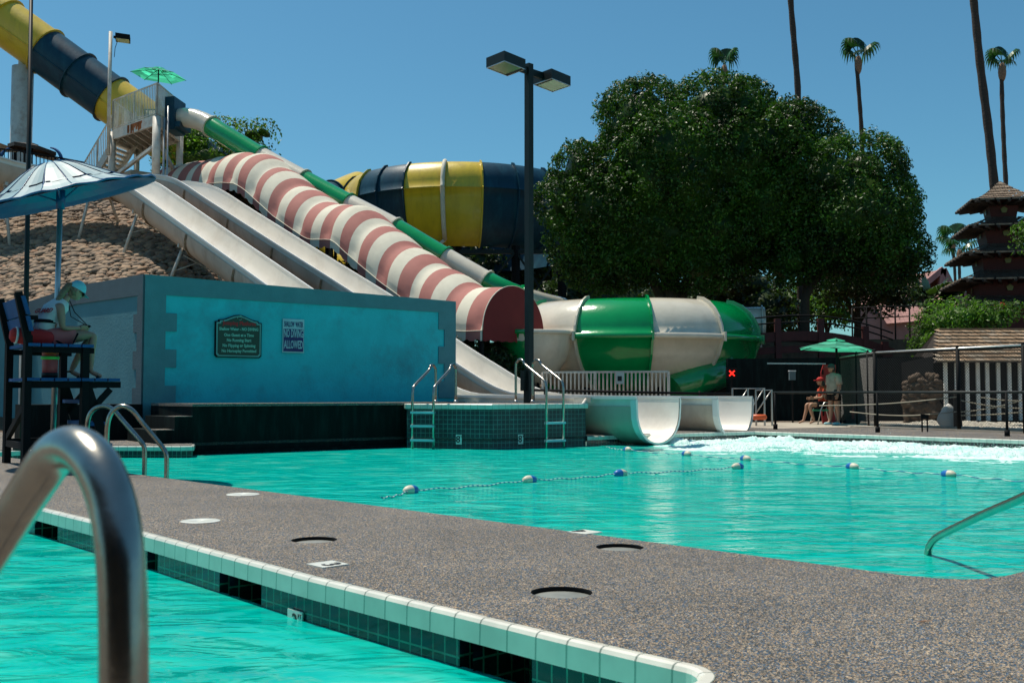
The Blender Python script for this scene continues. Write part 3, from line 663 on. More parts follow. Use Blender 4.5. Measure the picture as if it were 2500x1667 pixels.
# ================================================================ the two white open flumes
def uprof(w, d, th=.03, lip=.07):
    inn = []; K = 14
    for k in range(K+1):
        a = math.pi*k/K; x = -math.cos(a)*w/2; s_ = math.sin(a); zz = -(s_**.78)*(d-.18)-.18
        inn.append((x, zz))
    inn = [(-w/2-.012, -.02)]+inn+[(w/2+.012, -.02)]
    o_ = [(x*(1+2*th/w), z_-th*(1.0 if abs(x) < w*.35 else .4)) for x, z_ in inn[1:-1]]
    rim_r = [(w/2+lip, -.02), (w/2+lip, -.055), (w/2+.03, -.06)]; rim_l = [(-w/2-.03, -.06), (-w/2-lip, -.055), (-w/2-lip, -.02)]
    return inn, rim_r, o_[::-1], rim_l
def flume(name, lab, O, prof_z, extra, grp):
    path = [V((O[0]-.75*s_, O[1]+.66*s_, z_)) for s_, z_ in prof_z]+[V(e) for e in extra]
    path = resample(catmull(path, 8), .3); fr = frames(path)
    wd = 1.60; dp = .97
    t = thing(name, lab, 'water slide', (O[0], O[1], 0), grp)
    inn, rr_, oo, rl = uprof(wd, dp)
    def scale_last(i): return 1.0
    mb = MB(); mb.sweep(inn, path[::-1], closed=False, uvs=False); mb.build('channel', M['flume'], t)
    mb = MB(); mb.sweep(oo, path[::-1], closed=False); mb.build('shell', M['flumeout'], t)
    mb = MB()
    for side in (-1, 1):
        pr = [(side*(wd/2+.0), -.03), (side*(wd/2), .012), (side*(wd/2+.065), .012), (side*(wd/2+.065), -.045), (side*(wd/2+.05), -.045), (side*(wd/2+.045), -.03)]
        mb.sweep(pr, path, closed=True, caps=True, sm=False)
    e = []
    for i in range(len(inn)-1):   # end rim of the mouth
        p = path[0]; tt, sd_, u = fr[0]
        def pp(q, o): return p+sd_*q[0]*(1+o)+u*(q[1]-abs(o)*.5)-tt*.0
        a, b = inn[i], inn[i+1]; mb.quad(pp(a, 0)-tt*.02, pp(b, 0)-tt*.02, pp(b, .07)-tt*.02, pp(a, .07)-tt*.02); mb.quad(pp(a, .07)-tt*.02, pp(b, .07)-tt*.02, pp(b, .07)+tt*.12, pp(a, .07)+tt*.12)
    mb.build('rim', M['rim'], t)
    L = lens(path); nxt = 3.0; k = 0; fl_ = []
    for i in range(len(path)):
        if L[i] > nxt:
            nxt += 3.05; j = MB(); tt, sd_, u = fr[i]; ring_ = [(x*1.045, z_*1.03-.03) for x, z_ in oo]
            seg = [path[i]-tt*.05, path[i]+tt*.05]
            j.sweep([(x*1.03, z_-.012) for x, z_ in oo], seg, closed=False)
            a_ = [path[i]+sd_*x*1.06+u*(z_-.045) for x, z_ in oo]; b_2 = [path[i]+sd_*x+u*(z_) for x, z_ in oo]
            for q in range(len(a_)-1): j.quad(a_[q], a_[q+1], b_2[q+1], b_2[q]); 
            for q in range(1, len(a_)-1, 2):
                j.obox((a_[q]+b_2[q])/2, tt*.03, sd_*.02, u*.02)
            j.build('joint_flange', M['rust'] if False else M['rustjoint'], t); fl_.append(i)
    return t, path, fr, fl_
M['rustjoint'] = mat('stained_flange', (.42, .31, .21), .7, var=.4, scale=6, dirt=(.16, .07, .03), dirt_amt=.9, dirt_scale=7)
prof = [(0, .80), (2.5, .81), (5.3, .84), (6.7, 1.0), (8.47, 1.78), (10, 2.53), (12.8, 3.98), (17, 6.05), (21.0, 8.02), (22.6, 8.72)]
tA, pA, fA, gA = flume('water_slide', 'white open flume nearest the camera, its mouth by the tiled platform', (3.10, 21.7), prof, [(-14.9, 37.2, 8.98), (-16.4, 37.5, 9.02), (-18.0, 36.8, 9.1), (-19.6, 35.2, 9.35), (-22.5, 33.5, 9.8)], 'white open flumes')
profB = [(0, .80), (2.5, .81), (5.3, .84), (6.7, 1.0), (8.47, 1.78), (10, 2.53), (12.8, 3.98), (17, 5.98), (21.0, 7.9), (23.4, 9.05)]
tB, pB, fB, gB = flume('water_slide', 'white open flume farther from the camera, beside the striped awning', (5.26, 24.16), profB, [(-13.6, 40.6, 9.5), (-14.9, 41.5, 9.62), (-16.8, 41.9, 9.7), (-19.5, 41.2, 9.8), (-23, 39.5, 10.1)], 'white open flumes')
def supports(t, path, fr, every, z_off=.95, rng_=(2.0, 99)):
    L = lens(path); nxt = every*.6; k = 0
    for i in range(len(path)):
        if L[i] > nxt:
            nxt += every; p = path[i]; tt, sd_, u = fr[i]; g = max(hill(p.x, p.y), 0)
            if p.z-z_off-g < .55: continue
            mb = MB(); b0 = p-Z*(z_off-.1)
            for s_ in (-1, 1): 
                f_ = p+sd_*s_*(.9+.25*(p.z-g)*.3); f_ = V((f_.x, f_.y, hill(f_.x, f_.y)-.1)); mb.tube([b0+sd_*s_*.45+Z*.15, f_], .055, 8)
            mb.tube([b0+sd_*.5-Z*.3, V((p.x, p.y, g))-sd_*.8+Z*.4], .02, 5); mb.tube([b0-sd_*.5-Z*.3, V((p.x, p.y, g))+sd_*.8+Z*.4], .02, 5)
            mb.obox(b0, sd_*.7, tt*.05, u*.06); mb.build('support', M['whitemetal'], t)
supports(tA, pA, fA, 3.4); supports(tB, pB, fB, 3.6)
for T_, O, pr in ((tA, V((3.1, 21.7, 0)), 1), (tB, V((5.26, 24.16, 0)), 1)):   # slanted struts near the mouths
    dirf = V((-.75, .66, 0)).normalized(); cr = V((.66, .75, 0)).normalized()
    mb = MB(); b0 = O+dirf*1.25-cr*.98
    mb.tube([b0+Z*.76+dirf*-.1, b0-dirf*-.35-cr*.25+Z*.02], .045, 8); mb.obox(b0+Z*.74, dirf*.22, cr*.03, Z*.05); mb.build('strut', M['whitemetal'], T_)
# ================================================================ striped awning over the stair
near0 = V((-.92, 31.9, 0)); cdir = V((.66, .75, 0)).normalized(); udir = V((-.75, .66, 0)).normalized(); RA = 1.485
zl = [(0, 2.86), (.9, 2.87), (1.35, 2.92), (3.0, 3.72), (4.8, 4.72), (6.6, 5.86), (7.25, 6.32), (7.6, 6.48), (8.7, 6.58), (9.05, 6.68), (11, 7.7), (13.1, 9.08), (13.7, 9.36), (14.6, 9.52), (15.5, 9.6), (17.0, 9.62), (19.2, 9.75), (20.6, 9.8)]
def aw(s_):
    for (a, za), (b, zb) in zip(zl, zl[1:]):
        if s_ <= b: return za+(zb-za)*(s_-a)/(b-a)
    return zl[-1][1]
A0 = near0+cdir*RA
path = [V((A0.x-.75*s_, A0.y+.66*s_, aw(s_))) for s_ in np.linspace(0, 20.6, 230)]
L = lens(path)
t = thing('striped_awning', 'long red and cream striped barrel awning over the slide stairs', 'awning', (A0.x, A0.y, 0))
per = .60; hoop = 1.75
def awprof(k, i):
    pr = []; K = 22
    for q in range(K+1):
        a = math.pi*q/K; pr.append((-math.cos(a)*RA*k, math.sin(a)*RA*k))
    return pr
vis = MB(); n_ = 25; base = 0
fr = []
for i, p in enumerate(path):
    a = path[max(i-6, 0)]; b = path[min(i+6, len(path)-1)]; d_ = (b-a).normalized(); fr.append((d_, cdir, V((0, 0, 1)) if True else 0))
bounds = [0.0, 1.15, 7.0*1.0, 8.9, 13.4, 20.6]
for i, p in enumerate(path):
    ph = (L[i] % hoop)/hoop; k = .985-.045*abs(math.cos(math.pi*ph))**6+.02*math.sin(math.pi*ph)
    z0 = 0
    pr = [(-RA-.015, -.34+(.055 if (i % 5) in (2, 3) else 0.0)), (-RA-.01, -.02), (-RA, .0)]+awprof(k, i)[1:-1]+[(RA, .0), (RA+.01, -.02), (RA+.015, -.34)]
    for x, z_ in pr: vis.v.append(tuple(p+cdir*x+Z*z_))
NP = len(pr)
for i in range(len(path)-1):
    st = int((L[i]+per*.9)/per) % 2
    for j in range(NP-1):
        vis.face((i*NP+j, i*NP+j+1, (i+1)*NP+j+1, (i+1)*NP+j), st, None, 3 <= j < NP-4)
vis.build('canopy', [M['cream'], M['red']], t)
pip = MB(); pip.tube([path[i]+cdir*(-RA-.02)-Z*.02 for i in range(0, len(path), 3)], .014, 5); pip.tube([path[0]+cdir*(-math.cos(a)*RA)+Z*math.sin(a)*RA for a in np.linspace(0, math.pi, 24)], .02, 5)
pip.build('piping', M['cream'], t)
cp = MB(); nf = -udir; c0 = path[0]; K = 40; top = [c0+cdir*(-math.cos(math.pi*k/K)*RA)+Z*math.sin(math.pi*k/K)*RA+nf*.02 for k in range(K+1)]
for k in range(K):
    x0 = -math.cos(math.pi*k/K)*RA; x1 = -math.cos(math.pi*(k+1)/K)*RA
    s0 = -.30-.05*abs(math.sin(x0*8)); s1 = -.30-.05*abs(math.sin(x1*8))
    cp.quad(c0+cdir*x0+Z*s0+nf*.02, c0+cdir*x1+Z*s1+nf*.02, top[k+1], top[k])
cp.build('end_panel', M['maroon'], t)
po = MB()
for s_ in (.15, 7.9, 13.8, 4.0, 10.8, 17.5):
    for e in (-1, 1):
        q = V((A0.x-.75*s_, A0.y+.66*s_, 0))+cdir*e*(RA-.12); po = MB(); po.beam(V((q.x, q.y, hill(q.x, q.y)-.2)), V((q.x, q.y, aw(s_)+.1)), .09 if s_ > .2 else .11); po.build('post', M['black'], t)
t2 = thing('slide_stair', 'dark timber stair climbing under the striped awning', 'stair', (A0.x, A0.y, 0))
for e in (-1, 1):
    mb = MB()
    for i in range(0, len(path)-10, 10): mb.beam(path[i]+cdir*e*1.15-Z*1.15 if False else path[i]+cdir*e*1.15-Z*(1.9), path[i+10]+cdir*e*1.15-Z*1.9, .08, .42)
    mb.build('stringer', M['darkwood'], t2)
mb = MB()
for i in range(0, len(path), 4): mb.obox(path[i]-Z*1.85, cdir*1.1, udir*.14, Z*.02)
mb.build('treads', M['darkwood'], t2)
for e in (-1, 1):
    mb = MB()
    for i in range(0, len(path)-10, 10): mb.beam(path[i]+cdir*e*1.2-Z*.75, path[i+10]+cdir*e*1.2-Z*.75, .05, .05); mb.beam(path[i]+cdir*e*1.2-Z*1.8, path[i]+cdir*e*1.2-Z*.75, .05)
    mb.build('handrail', M['black'], t2)
# ================================================================ green and beige closed tube
def colortube(name, lab, cat_, pts, r, cuts, cols, flange=.06, n=20, step=.5, ridge=0, fmat=None):
    path = resample(catmull(pts, 8), step); L = lens(path); t = thing(name, lab, cat_, path[0])
    xs = [px_of(p)[0] for p in path]
    def seg(i):
        k = 0
        while k < len(cuts) and xs[i] >= cuts[k]: k += 1
        return k
    start = 0
    for i in range(1, len(path)+1):
        if i == len(path) or seg(i) != seg(start):
            k = seg(start); e = min(i+1, len(path))
            if e-start >= 2:
                mb = MB(); mb.tube(path[start:e], r, n, caps=False)
                o = mb.build('tube_section', M[cols[k]], t)
                if i < len(path):
                    p = path[i]; d_ = (path[i]-path[i-1]).normalized()
                    f = MB(); f.tube([p-d_*.03, p-d_*.028, p+d_*.028, p+d_*.03], [r, r+flange, r+flange, r], n, caps=False, sm=False); f.build('joint_flange', M[cols[k]], o)
                if ridge:
                    for sgn in (-.25,):
                        g = MB(); pp = []
                        for q in range(start, e):
                            d_ = (path[min(q+1, len(path)-1)]-path[max(q-1, 0)]).normalized(); s_ = d_.cross(Z).normalized(); u = s_.cross(d_)
                            vdir = (s_*math.cos(sgn)+u*math.sin(sgn)); pp.append(path[q]+vdir*(r+.01)*(1 if s_.y < 0 else -1))
                        g.tube(pp, .035, 5); g.build('seam', M[cols[k]], o)
            start = i
    return t, path
gt, gp = colortube('tube_slide', 'narrow green and beige tube slide running down behind the awning', 'water slide',
    [at(431, 290, 44.4), at(462, 288, 44.2), at(500, 300, 43.9), at(545, 328, 43.4), at(626, 377, 42.8), at(722, 430, 42), at(841, 494, 41), at(958, 555, 40), at(1058, 614, 39.3), at(1168, 678, 38.6), at(1240, 715, 38.3), at(1310, 738, 39.2), at(1370, 752, 41.0)],
    .43, [503, 618, 728, 848, 952, 1066, 1172, 1262], ['beige', 'green', 'beige', 'green', 'beige', 'green', 'beige', 'green', 'beige'], .07)
for f in (.28, .42, .56, .7, .84):
    p = gp[int(len(gp)*f)]; mb = MB(); g = hill(p.x, p.y); mb.tube([V((p.x, p.y, g-.2)), p-Z*.4], .09, 8); mb.build('support', M['whitemetal'], gt)
mb = MB(); pb = gp[0]; mb.obox(at(428, 285, 44.4), V((.22, -.05, 0)), V((.05, .6, 0)), Z*.72); mb.obox(at(434, 312, 44.4), V((.35, -.05, 0)), V((.05, .6, 0)), Z*.12); mb.build('entry_box', M['text_navy'] if False else M['blue'], gt)
# ================================================================ green and beige bowl
def bowl(name, lab, C, Rr, prof, bands, cols, seam_js, n=128):
    t = thing(name, lab, 'water slide', C)
    # bands: list of (a0,a1,col) degrees, 0 = towards camera (-Y), positive to the right
    for a0, a1, col_ in bands:
        mb = MB(); r0 = R(-90+a0); r1 = R(-90+a1); K = max(2, int((a1-a0)/3)); mb.lathe(C, prof, K, a0=r0, a1=r1)
        o = mb.build('panel', M[col_], t)
        f = MB(); a = r1; d_ = V((math.cos(a), math.sin(a), 0)); tn = V((-math.sin(a), math.cos(a), 0))
        pp = [V(C)+d_*r_+Z*z_ for r_, z_ in prof]
        outp = [V(C)+d_*(r_)+Z*z_ for r_, z_ in prof]
        # flange: normal offset in the profile plane
        nn = []
        for q in range(len(prof)):
            a_ = prof[max(q-1, 0)]; b_ = prof[min(q+1, len(prof)-1)]; dx, dz = b_[0]-a_[0], b_[1]-a_[1]; l = math.hypot(dx, dz) or 1; nn.append((dz/l, -dx/l))
        for q in range(len(prof)-1):
            A = V(C)+d_*prof[q][0]+Z*prof[q][1]; B = V(C)+d_*prof[q+1][0]+Z*prof[q+1][1]
            A2 = V(C)+d_*(prof[q][0]+nn[q][0]*.11)+Z*(prof[q][1]+nn[q][1]*.11); B2 = V(C)+d_*(prof[q+1][0]+nn[q+1][0]*.11)+Z*(prof[q+1][1]+nn[q+1][1]*.11)
            w = tn*.035
            f.quad(A-w, B-w, B2-w, A2-w); f.quad(A+w, A2+w, B2+w, B+w); f.quad(A2-w, B2-w, B2+w, A2+w)
        f.build('joint_flange', M[col_], o)
    return t
Cg = V((4.35, 38.0, 0)); zr = 2.80
pr = [(2.3, .75), (3.0, .95), (3.7, 1.30), (4.25, 1.75), (4.6, 2.2), (4.78, zr-.12), (4.93, zr-.12), (4.93, zr+.06), (4.80, zr+.06), (4.76, 3.1), (4.64, 3.4), (4.45, 3.68), (4.18, 3.92), (3.9, 4.06), (3.72, 4.10), (3.70, 4.02), (3.9, 3.95), (4.3, 3.6), (4.4, 3.0), (4.1, 2.0), (2.5, 1.0)]
pr = [(r_, z_) for r_, z_ in pr]
bands = []; a = -23-34*5; k = 1
cl = ['beige', 'green']
k = 1
while a < -23+34*5.5: bands.append((a, a+34, cl[k % 2])); a += 34; k += 1
# force the visible pattern: -57..-23 beige, -23..11 green, 11..45 beige, 45..79 green
bands = [(-180.3+30.45*i, -149.85+30.45*i, 'green' if i % 2 else 'beige') for i in range(12)][:11]
tg = bowl('bowl_slide', 'big green and beige covered bowl slide behind the flume mouths', Cg, 4.9, pr, bands, cl, None)
for k in range(8):
    a = k*math.pi/4+.2; p = Cg+V((3.2*math.cos(a), 3.2*math.sin(a), 0)); mb = MB(); mb.tube([p-Z*.1, p+Z*1.15], .12, 10); mb.build('leg', M['darkwood'] if False else M['black'], tg)
mb = MB(); mb.lathe(Cg, [(2.25, -.02), (2.25, 1.0)], 32); mb.build('base', M['blackmat'], tg)
mb = MB(); c = at(1838, 790, 41.0); mb.tube([c+V((-1.5, .3, 0)), c+V((.1, .0, 0)), c+V((.45, -.05, 0))], .66, 20); mb.tube([c+V((.33, -.03, 0)), c+V((.38, -.04, 0))], .73, 20); mb.build('portal', M['beige'], tg)
ce = at(1302, 814, 34.3)
mb = MB(); mb.lathe(ce, [(1.36, .06), (1.42, .06), (1.42, -.08), (1.34, -.08), (1.30, -.4), (1.15, -.85), (.85, -1.3), (.45, -1.65), (.05, -1.8)], 30, a0=R(115), a1=R(262)); mb.build('entry_trough', M['green'], tg)
mb = MB(); mb.lathe(ce, [(1.36, .06), (1.41, .06), (1.41, -.08), (1.33, -.08), (1.29, -.4), (1.14, -.85), (.84, -1.3), (.45, -1.64), (.05, -1.79)], 30, a0=R(262), a1=R(475)); mb.lathe(ce, [(1.36, .06), (1.32, -.3), (1.1, -.8), (.6, -1.3), (.01, -1.5)], 30); mb.build('entry_trough', M['beige'], tg)
mb = MB(); mb.tube([V((ce.x, ce.y, 0)), ce-Z*1.7], .12, 10); mb.build('leg', M['black'], tg)
mb = MB(); mb.tube([at(1645, 955, 34.2), at(1700, 925, 34.5), at(1780, 900, 35)], .55, 14); mb.build('drain_chute', M['green'], tg)
# ================================================================ navy and yellow bowl and tube
Cb = V((at(1130, 445, 56).x, 56, 0)); zs = at(1130, 457, 49.4).z
pb_ = [(5.6, zs-2.75), (5.95, zs-2.5), (6.3, zs-1.9), (6.52, zs-1.2), (6.66, zs-.5), (6.72, zs-.03), (6.78, zs), (6.72, zs+.04), (6.68, zs+.4), (6.56, zs+.8), (6.34, zs+1.12), (6.1, zs+1.36), (5.98, zs+1.4), (5.98, zs+1.34), (6.4, zs+.5), (6.4, zs-.6), (5.5, zs-2.7)]
bnd = [(-68, -50, 'yellow'), (-50, -37, 'blue'), (-37, -23, 'blue'), (-23, -5.5, 'yellow'), (-5.5, 11, 'yellow'), (11, 27, 'blue'), (27, 45, 'blue'), (45, 63, 'blue')]
a = 63
while a < 291: bnd.append((a, min(a+19, 292), 'blue')); a += 19
tb_ = bowl('bowl_slide', 'huge navy and yellow bowl slide raised on a steel frame', Cb, 6.7, pb_, bnd, None, None)
mb = MB(); a = R(-90-5.5); d_ = V((math.cos(a), math.sin(a), 0)); pp = [Cb+d_*(r_+.14)+Z*z_ for r_, z_ in pb_[1:13]]; mb.tube(pp, .11, 8)
mb.tube([pp[0], pp[0]-Z*.25+V((-.3, 0, 0)), pp[0]-Z*.3+V((-2.6, .6, 0))], .09, 8); mb.build('water_pipe', M['cream'], tb_)
for nm, X0 in (('a', 0),):
    zb = zs-3.0
    xs_ = [Cb.x-5.4, Cb.x-2.7, Cb.x, Cb.x+2.9, Cb.x+5.2]
    for yy in (50.6, 56, 61):
        for x in xs_:
            if yy == 50.6 or abs(x-Cb.x) < 6: mb = MB(); mb.beam(V((x, yy, -.1)), V((x, yy, zb+.3)), .3); mb.build('column', M['black'], tb_)
    mb = MB()
    for a, b in zip(xs_, xs_[1:]):
        for zz in (zb, zb-3.4): mb.beam(V((a, 50.6, zz)), V((b, 50.6, zz)), .2)
        mb.beam(V((a, 50.55, zb)), V((b, 50.55, zb-3.4)), .10); mb.beam(V((b, 50.5, zb)), V((a, 50.5, zb-3.4)), .10)
    mb.build('bracing', M['darkgreen'], tb_)
bt, bp = colortube('tube_slide', 'wide yellow and navy tube slide crossing the sky behind the tower', 'water slide',
    [at(-260, -150, 50), at(-110, -36, 50), at(10, 53, 50), at(99, 117, 50), at(188, 182, 50), at(272, 243, 50), at(360, 306, 50), at(445, 366, 50.3), at(540, 420, 51), at(660, 468, 52.5), at(790, 500, 54), at(880, 470, 56.5)],
    1.17, [8, 99, 188, 270, 452, 560, 700, 812], ['yellow', 'yellow', 'blue', 'blue', 'yellow', 'blue', 'blue', 'blue', 'yellow'], .11, n=32, ridge=1)
p = at(56, 165, 50); mb = MB(); mb.tube([V((p.x, p.y, 5)), p], .50, 20); mb.build('column', M['whitemetal'], bt)
mb = MB(); mb.tube([p-Z*.05, p+Z*.5], .22, 12); mb.build('saddle', M['whitemetal'], bt)
ty = MB(); pts = [at(700, 560, 47), at(770, 598, 46.5), at(830, 640, 46), at(875, 668, 45)]; 
yt, yp = colortube('tube_slide', 'short yellow tube slide glimpsed under the awning', 'water slide', pts, .8, [], ['yellow'], .1)
# ================================================================ slide tower
def pyr_umbrella(t, c, r, h, nseg, mcan, mrib, tilt=None, valance=.0, a0=0.0, vent=True):
    M_ = tilt or Matrix.Identity(3); c = V(c); mb = MB(); P = []
    for k in range(nseg): a = a0+2*math.pi*k/nseg; P.append(c+M_ @ V((r*math.cos(a), r*math.sin(a), 0)))
    top = c+M_ @ V((0, 0, h)); sub = 5
    for k in range(nseg):
        a, b = P[k], P[(k+1) % nseg]; prev = None
        for s_ in range(sub+1):
            f = s_/sub; A = a.lerp(top, f*.82); B = b.lerp(top, f*.82); sag = M_ @ V((0, 0, -.10*h*math.sin(math.pi*min(1, f))))
            mid = (A+B)/2+sag*.7; cur = (A, mid, B)
            if prev:
                mb.quad(prev[0], prev[1], cur[1], cur[0]); mb.quad(prev[1], prev[2], cur[2], cur[1])
            prev = cur
        A = a.lerp(top, .74)+M_ @ V((0, 0, h*.14)); B = b.lerp(top, .74)+M_ @ V((0, 0, h*.14)); mb.tri(A, B, top+M_ @ V((0, 0, h*.12)))
        if valance: mb.quad(a-Z*valance, b-Z*valance, b, a)
    mb.build('canopy', mcan, t)
    for k in range(nseg):
        rb = MB(); rb.tube([P[k]-M_ @ V((0, 0, .02)), top-M_ @ V((0, 0, .05))], .012, 5); hub = c+M_ @ V((0, 0, h*.15)); rb.tube([hub, P[k].lerp(top, .5)-M_ @ V((0, 0, .03))], .01, 5); rb.build('rib', mrib, t)
    return top
tz = at(385, 280, 43).z
T0 = at(383, 282, 43.0); T0 = V((T0.x, 43.0, tz)); TL = at(275, 300, 45.6); TL = V((TL.x, 45.6, tz)); TR = V((at(440, 290, 45.9).x, 45.9, tz)); TB = TL+(TR-T0)
t = thing('slide_tower', 'white steel slide tower with railed top deck and rust stains', 'tower', (T0.x, T0.y, 0))
mb = MB(); mb.prism([T0, TR, TB, TL], tz-.05, tz+.03, 0, 0)
for a, b in ((T0, TL), (T0, TR), (TR, TB), (TL, TB)): mb.beam(a-Z*.25, b-Z*.25, .12, .42)
for k in range(1, 7):
    f = k/7; mb.beam((T0.lerp(TL, f))-Z*.22, (TR.lerp(TB, f))-Z*.22, .08, .3)
mb.build('top_deck', M['whitemetal'], t)
rs = MB(); a = T0.lerp(TL, .28); b = T0.lerp(TL, .62); nrm = V((-(TL-T0).y, (TL-T0).x, 0)).normalized(); nrm = nrm if nrm.y < 0 else -nrm
M['rustpaint'] = mat('rust_streaks', (.30, .09, .02), .9, var=.4, scale=6)
for k in range(16):
    f = rng.random(); w = .03+.05*rng.random(); h = .10+.35*rng.random(); c = a.lerp(b, f)-Z*(.06+h/2)+nrm*.065; d_ = (b-a).normalized(); rs.obox(c, d_*w, nrm*.003, Z*h/2)
rs.build('rust_stain', M['rustpaint'], t)
for p, r_ in ((T0, .17), (TL, .15), (TR, .15), (TB, .13)):
    mb = MB(); g = hill(p.x, p.y); mb.tube([V((p.x, p.y, g-.3)), V((p.x, p.y, tz-.1))], r_, 14); mb.build('column', M['whitemetal'], t)
mb = MB(); p = T0+V((.28, .1, 0)); mb.tube([V((p.x, p.y, 6)), V((p.x, p.y, tz-.1))], .05, 8); mb.tube([V((p.x+.16, p.y, 6)), V((p.x+.16, p.y, tz+.4))], .04, 8); mb.build('conduit', M['alu'], t)
def br(a, za, b, zb, w=.14):
    mb = MB(); mb.beam(V((a.x, a.y, za)), V((b.x, b.y, zb)), w); mb.build('brace', M['whitemetal'], t)
br(TL, tz-2.2, T0, tz-1.3); br(TL, tz-1.9, T0, tz-2.6, .1) if False else None
br(T0, tz-.9, TR, tz-2.3); br(TL, tz-2.6, TB, tz-3.4, .12); br(TL, tz-3.0, T0, tz-3.25, .12)
def railing(t, pts, h, m, step=.14, post=1.4, w=.022, top=.05):
    for a, b in zip(pts, pts[1:]):
        a, b = V(a), V(b); mb = MB(); L_ = (b-a).length; n_ = max(1, int(L_/step))
        mb.beam(a+Z*h, b+Z*h, top); mb.beam(a+Z*.08, b+Z*.08, top*.8)
        for k in range(n_+1): p = a.lerp(b, k/n_); mb.beam(p+Z*.08, p+Z*h, w)
        k_ = max(1, int(L_/post))
        for k in range(k_+1): p = a.lerp(b, k/k_); mb.beam(p, p+Z*(h+.02), .06)
        mb.build('railing', m, t)
railing(t, [TL, T0], 1.36, M['whitemetal'], .13, w=.03); railing(t, [T0, T0.lerp(TR, .9)], 1.36, M['whitemetal'], .13, w=.03); railing(t, [TR, TB, TL], 1.36, M['whitemetal'], .16, w=.03)
# stair down to the plateau
S0 = TL+V((.1, .35, 0)); S1 = at(190, 420, 47.5); S1 = V((S1.x, 47.5, 9.9)); wS = V((.35, 1.25, 0)).normalized()*1.3
for o in (V((0, 0, 0)), wS):
    mb = MB(); mb.beam(S0+o-Z*.2, S1+o-Z*.2, .10, .36); mb.build('stringer', M['whitemetal'], t)
railing(t, [S0, S1], 1.25, M['whitemetal'], .17, w=.03); railing(t, [S0+wS, S1+wS], 1.25, M['whitemetal'], .17, w=.03)
K = 16; mb = MB()
for k in range(K): p = S0.lerp(S1, (k+.5)/K)+wS/2; mb.obox(p, (S1-S0).normalized().cross(Z).cross(Z)*0+V((S1-S0).xy.normalized().to_3d())*.16, wS*.48, Z*.03)
mb.build('treads', M['whitemetal'], t)
mb = MB(); Q0 = TB.lerp(TL, .5)+V((.3, .5, -.6)); Q1 = V((T0.x-2.9, 48.8, 9.5)); mb.beam(V((T0.x-.6, 48.2, tz-1.6)), V((T0.x-3.4, 48.2, tz-5)), 1.4, .9); mb.beam(V((T0.x-2.4, 48.0, 8)), V((T0.x-2.4, 48, tz-1.5)), 1.7, 1.4)
mb.build('stair_wall', tm if False else M['whitemetal'], t)
# light on the tower
c = at(275, 80, 45.4); lp = thing('area_light', 'slim white pole with one box lamp above the slide tower', 'lamp post', (c.x, c.y, tz))
mb = MB(); mb.tube([V((c.x-.05, c.y-.1, tz-1.2)), V((c.x-.05, c.y-.1, c.z))], .085, 8); mb.build('pole', M['whitemetal'], lp)
mb = MB(); h0 = at(300, 94, 45.3); mb.obox(h0, V((.30, .08, -.02)), V((-.1, .3, 0)), V((0, 0, .11))); mb.beam(at(278, 91, 45.3), h0, .1); o = mb.build('lamp_head', M['black'], lp)
mb = MB(); mb.obox(h0-Z*.115, V((.26, .07, -.01)), V((-.09, .26, 0)), V((0, 0, .008))); mb.build('lens', M['lens'], o)
mb = MB(); mb.tube([at(287, 100, 45.25), at(281, 118, 45.25), at(279, 140, 45.25)], .015, 4); mb.build('cable', M['black'], lp)
# umbrella on the tower
c = at(387, 183, 44.4); um = thing('patio_umbrella', 'green six-sided umbrella open on top of the slide tower', 'umbrella', (c.x, c.y, tz), 'green patio umbrellas')
tl = Matrix.Rotation(R(4), 3, 'Y'); top = pyr_umbrella(um, c-Z*.05, 1.17, .36, 6, M['teal'], M['darkgreen'], tl, a0=.35)
mb = MB(); mb.tube([V((c.x, c.y, tz)), V((c.x, c.y, top.z))], .03, 8); mb.build('pole', M['darkgreen'], um)
# deck chair on the tower
c = at(372, 262, 44.6); ch = thing('deck_chair', 'green slatted chair behind the tower railing under the umbrella', 'chair', (c.x, c.y, tz+.03))
mb = MB(); b0 = V((c.x, c.y, tz+.03)); mb.obox(b0+Z*.55, V((.28, 0, 0)), V((0, .28, 0)), Z*.03); mb.build('seat', M['green'], ch)
mb = MB(); 
for k in range(5): mb.obox(b0+V((.27, 0, .68+k*.11)), V((.02, 0, .0)), V((0, .28, 0)), Z*.04)
mb.build('backrest', M['green'], ch)
for dx in (-.25, .25):
    for dy in (-.25, .25): mb = MB(); mb.beam(b0+V((dx, dy, 0)), b0+V((dx, dy, .55)), .04); mb.build('leg', M['green'], ch)
# plateau railing, umbrella, shade
t = thing('black_fence', 'black picket railing along the top of the cobbled slope', 'fence', (-20, 42, 9.6))
f_ = [at(-60, 421, 42)]; 
pts = [at(-70, 408, 42), at(60, 420, 42.5), at(135, 432, 43.5), at(205, 430, 45)]; tops = [at(-70, 357, 42), at(60, 370, 42.5), at(135, 384, 43.5), at(205, 397, 45)]
for (a, b), (c, d) in zip(zip(pts, pts[1:]), zip(tops, tops[1:])):
    mb = MB(); n_ = int((b-a).length/.15); mb.beam(c, d, .06); mb.beam(a+Z*.1, b+Z*.1, .05)
    for k in range(n_+1): mb.beam(a.lerp(b, k/n_), c.lerp(d, k/n_), .028)
    mb.beam(a-Z*.4, c, .07); mb.build('panel', M['black'], t)
c = at(78, 366, 44); um = thing('patio_umbrella', 'dark brown umbrella open on the plateau behind the black railing', 'umbrella', (c.x, c.y, 9.8)); 
tl = Matrix.Rotation(R(8), 3, 'Y'); top = pyr_umbrella(um, c+Z*.08, 1.0, .2, 6, M['darkwood'], M['black'], tl, a0=.2, valance=.16); mb = MB(); mb.tube([V((c.x, c.y, 9.6)), top], .03, 6); mb.build('pole', M['black'], um)
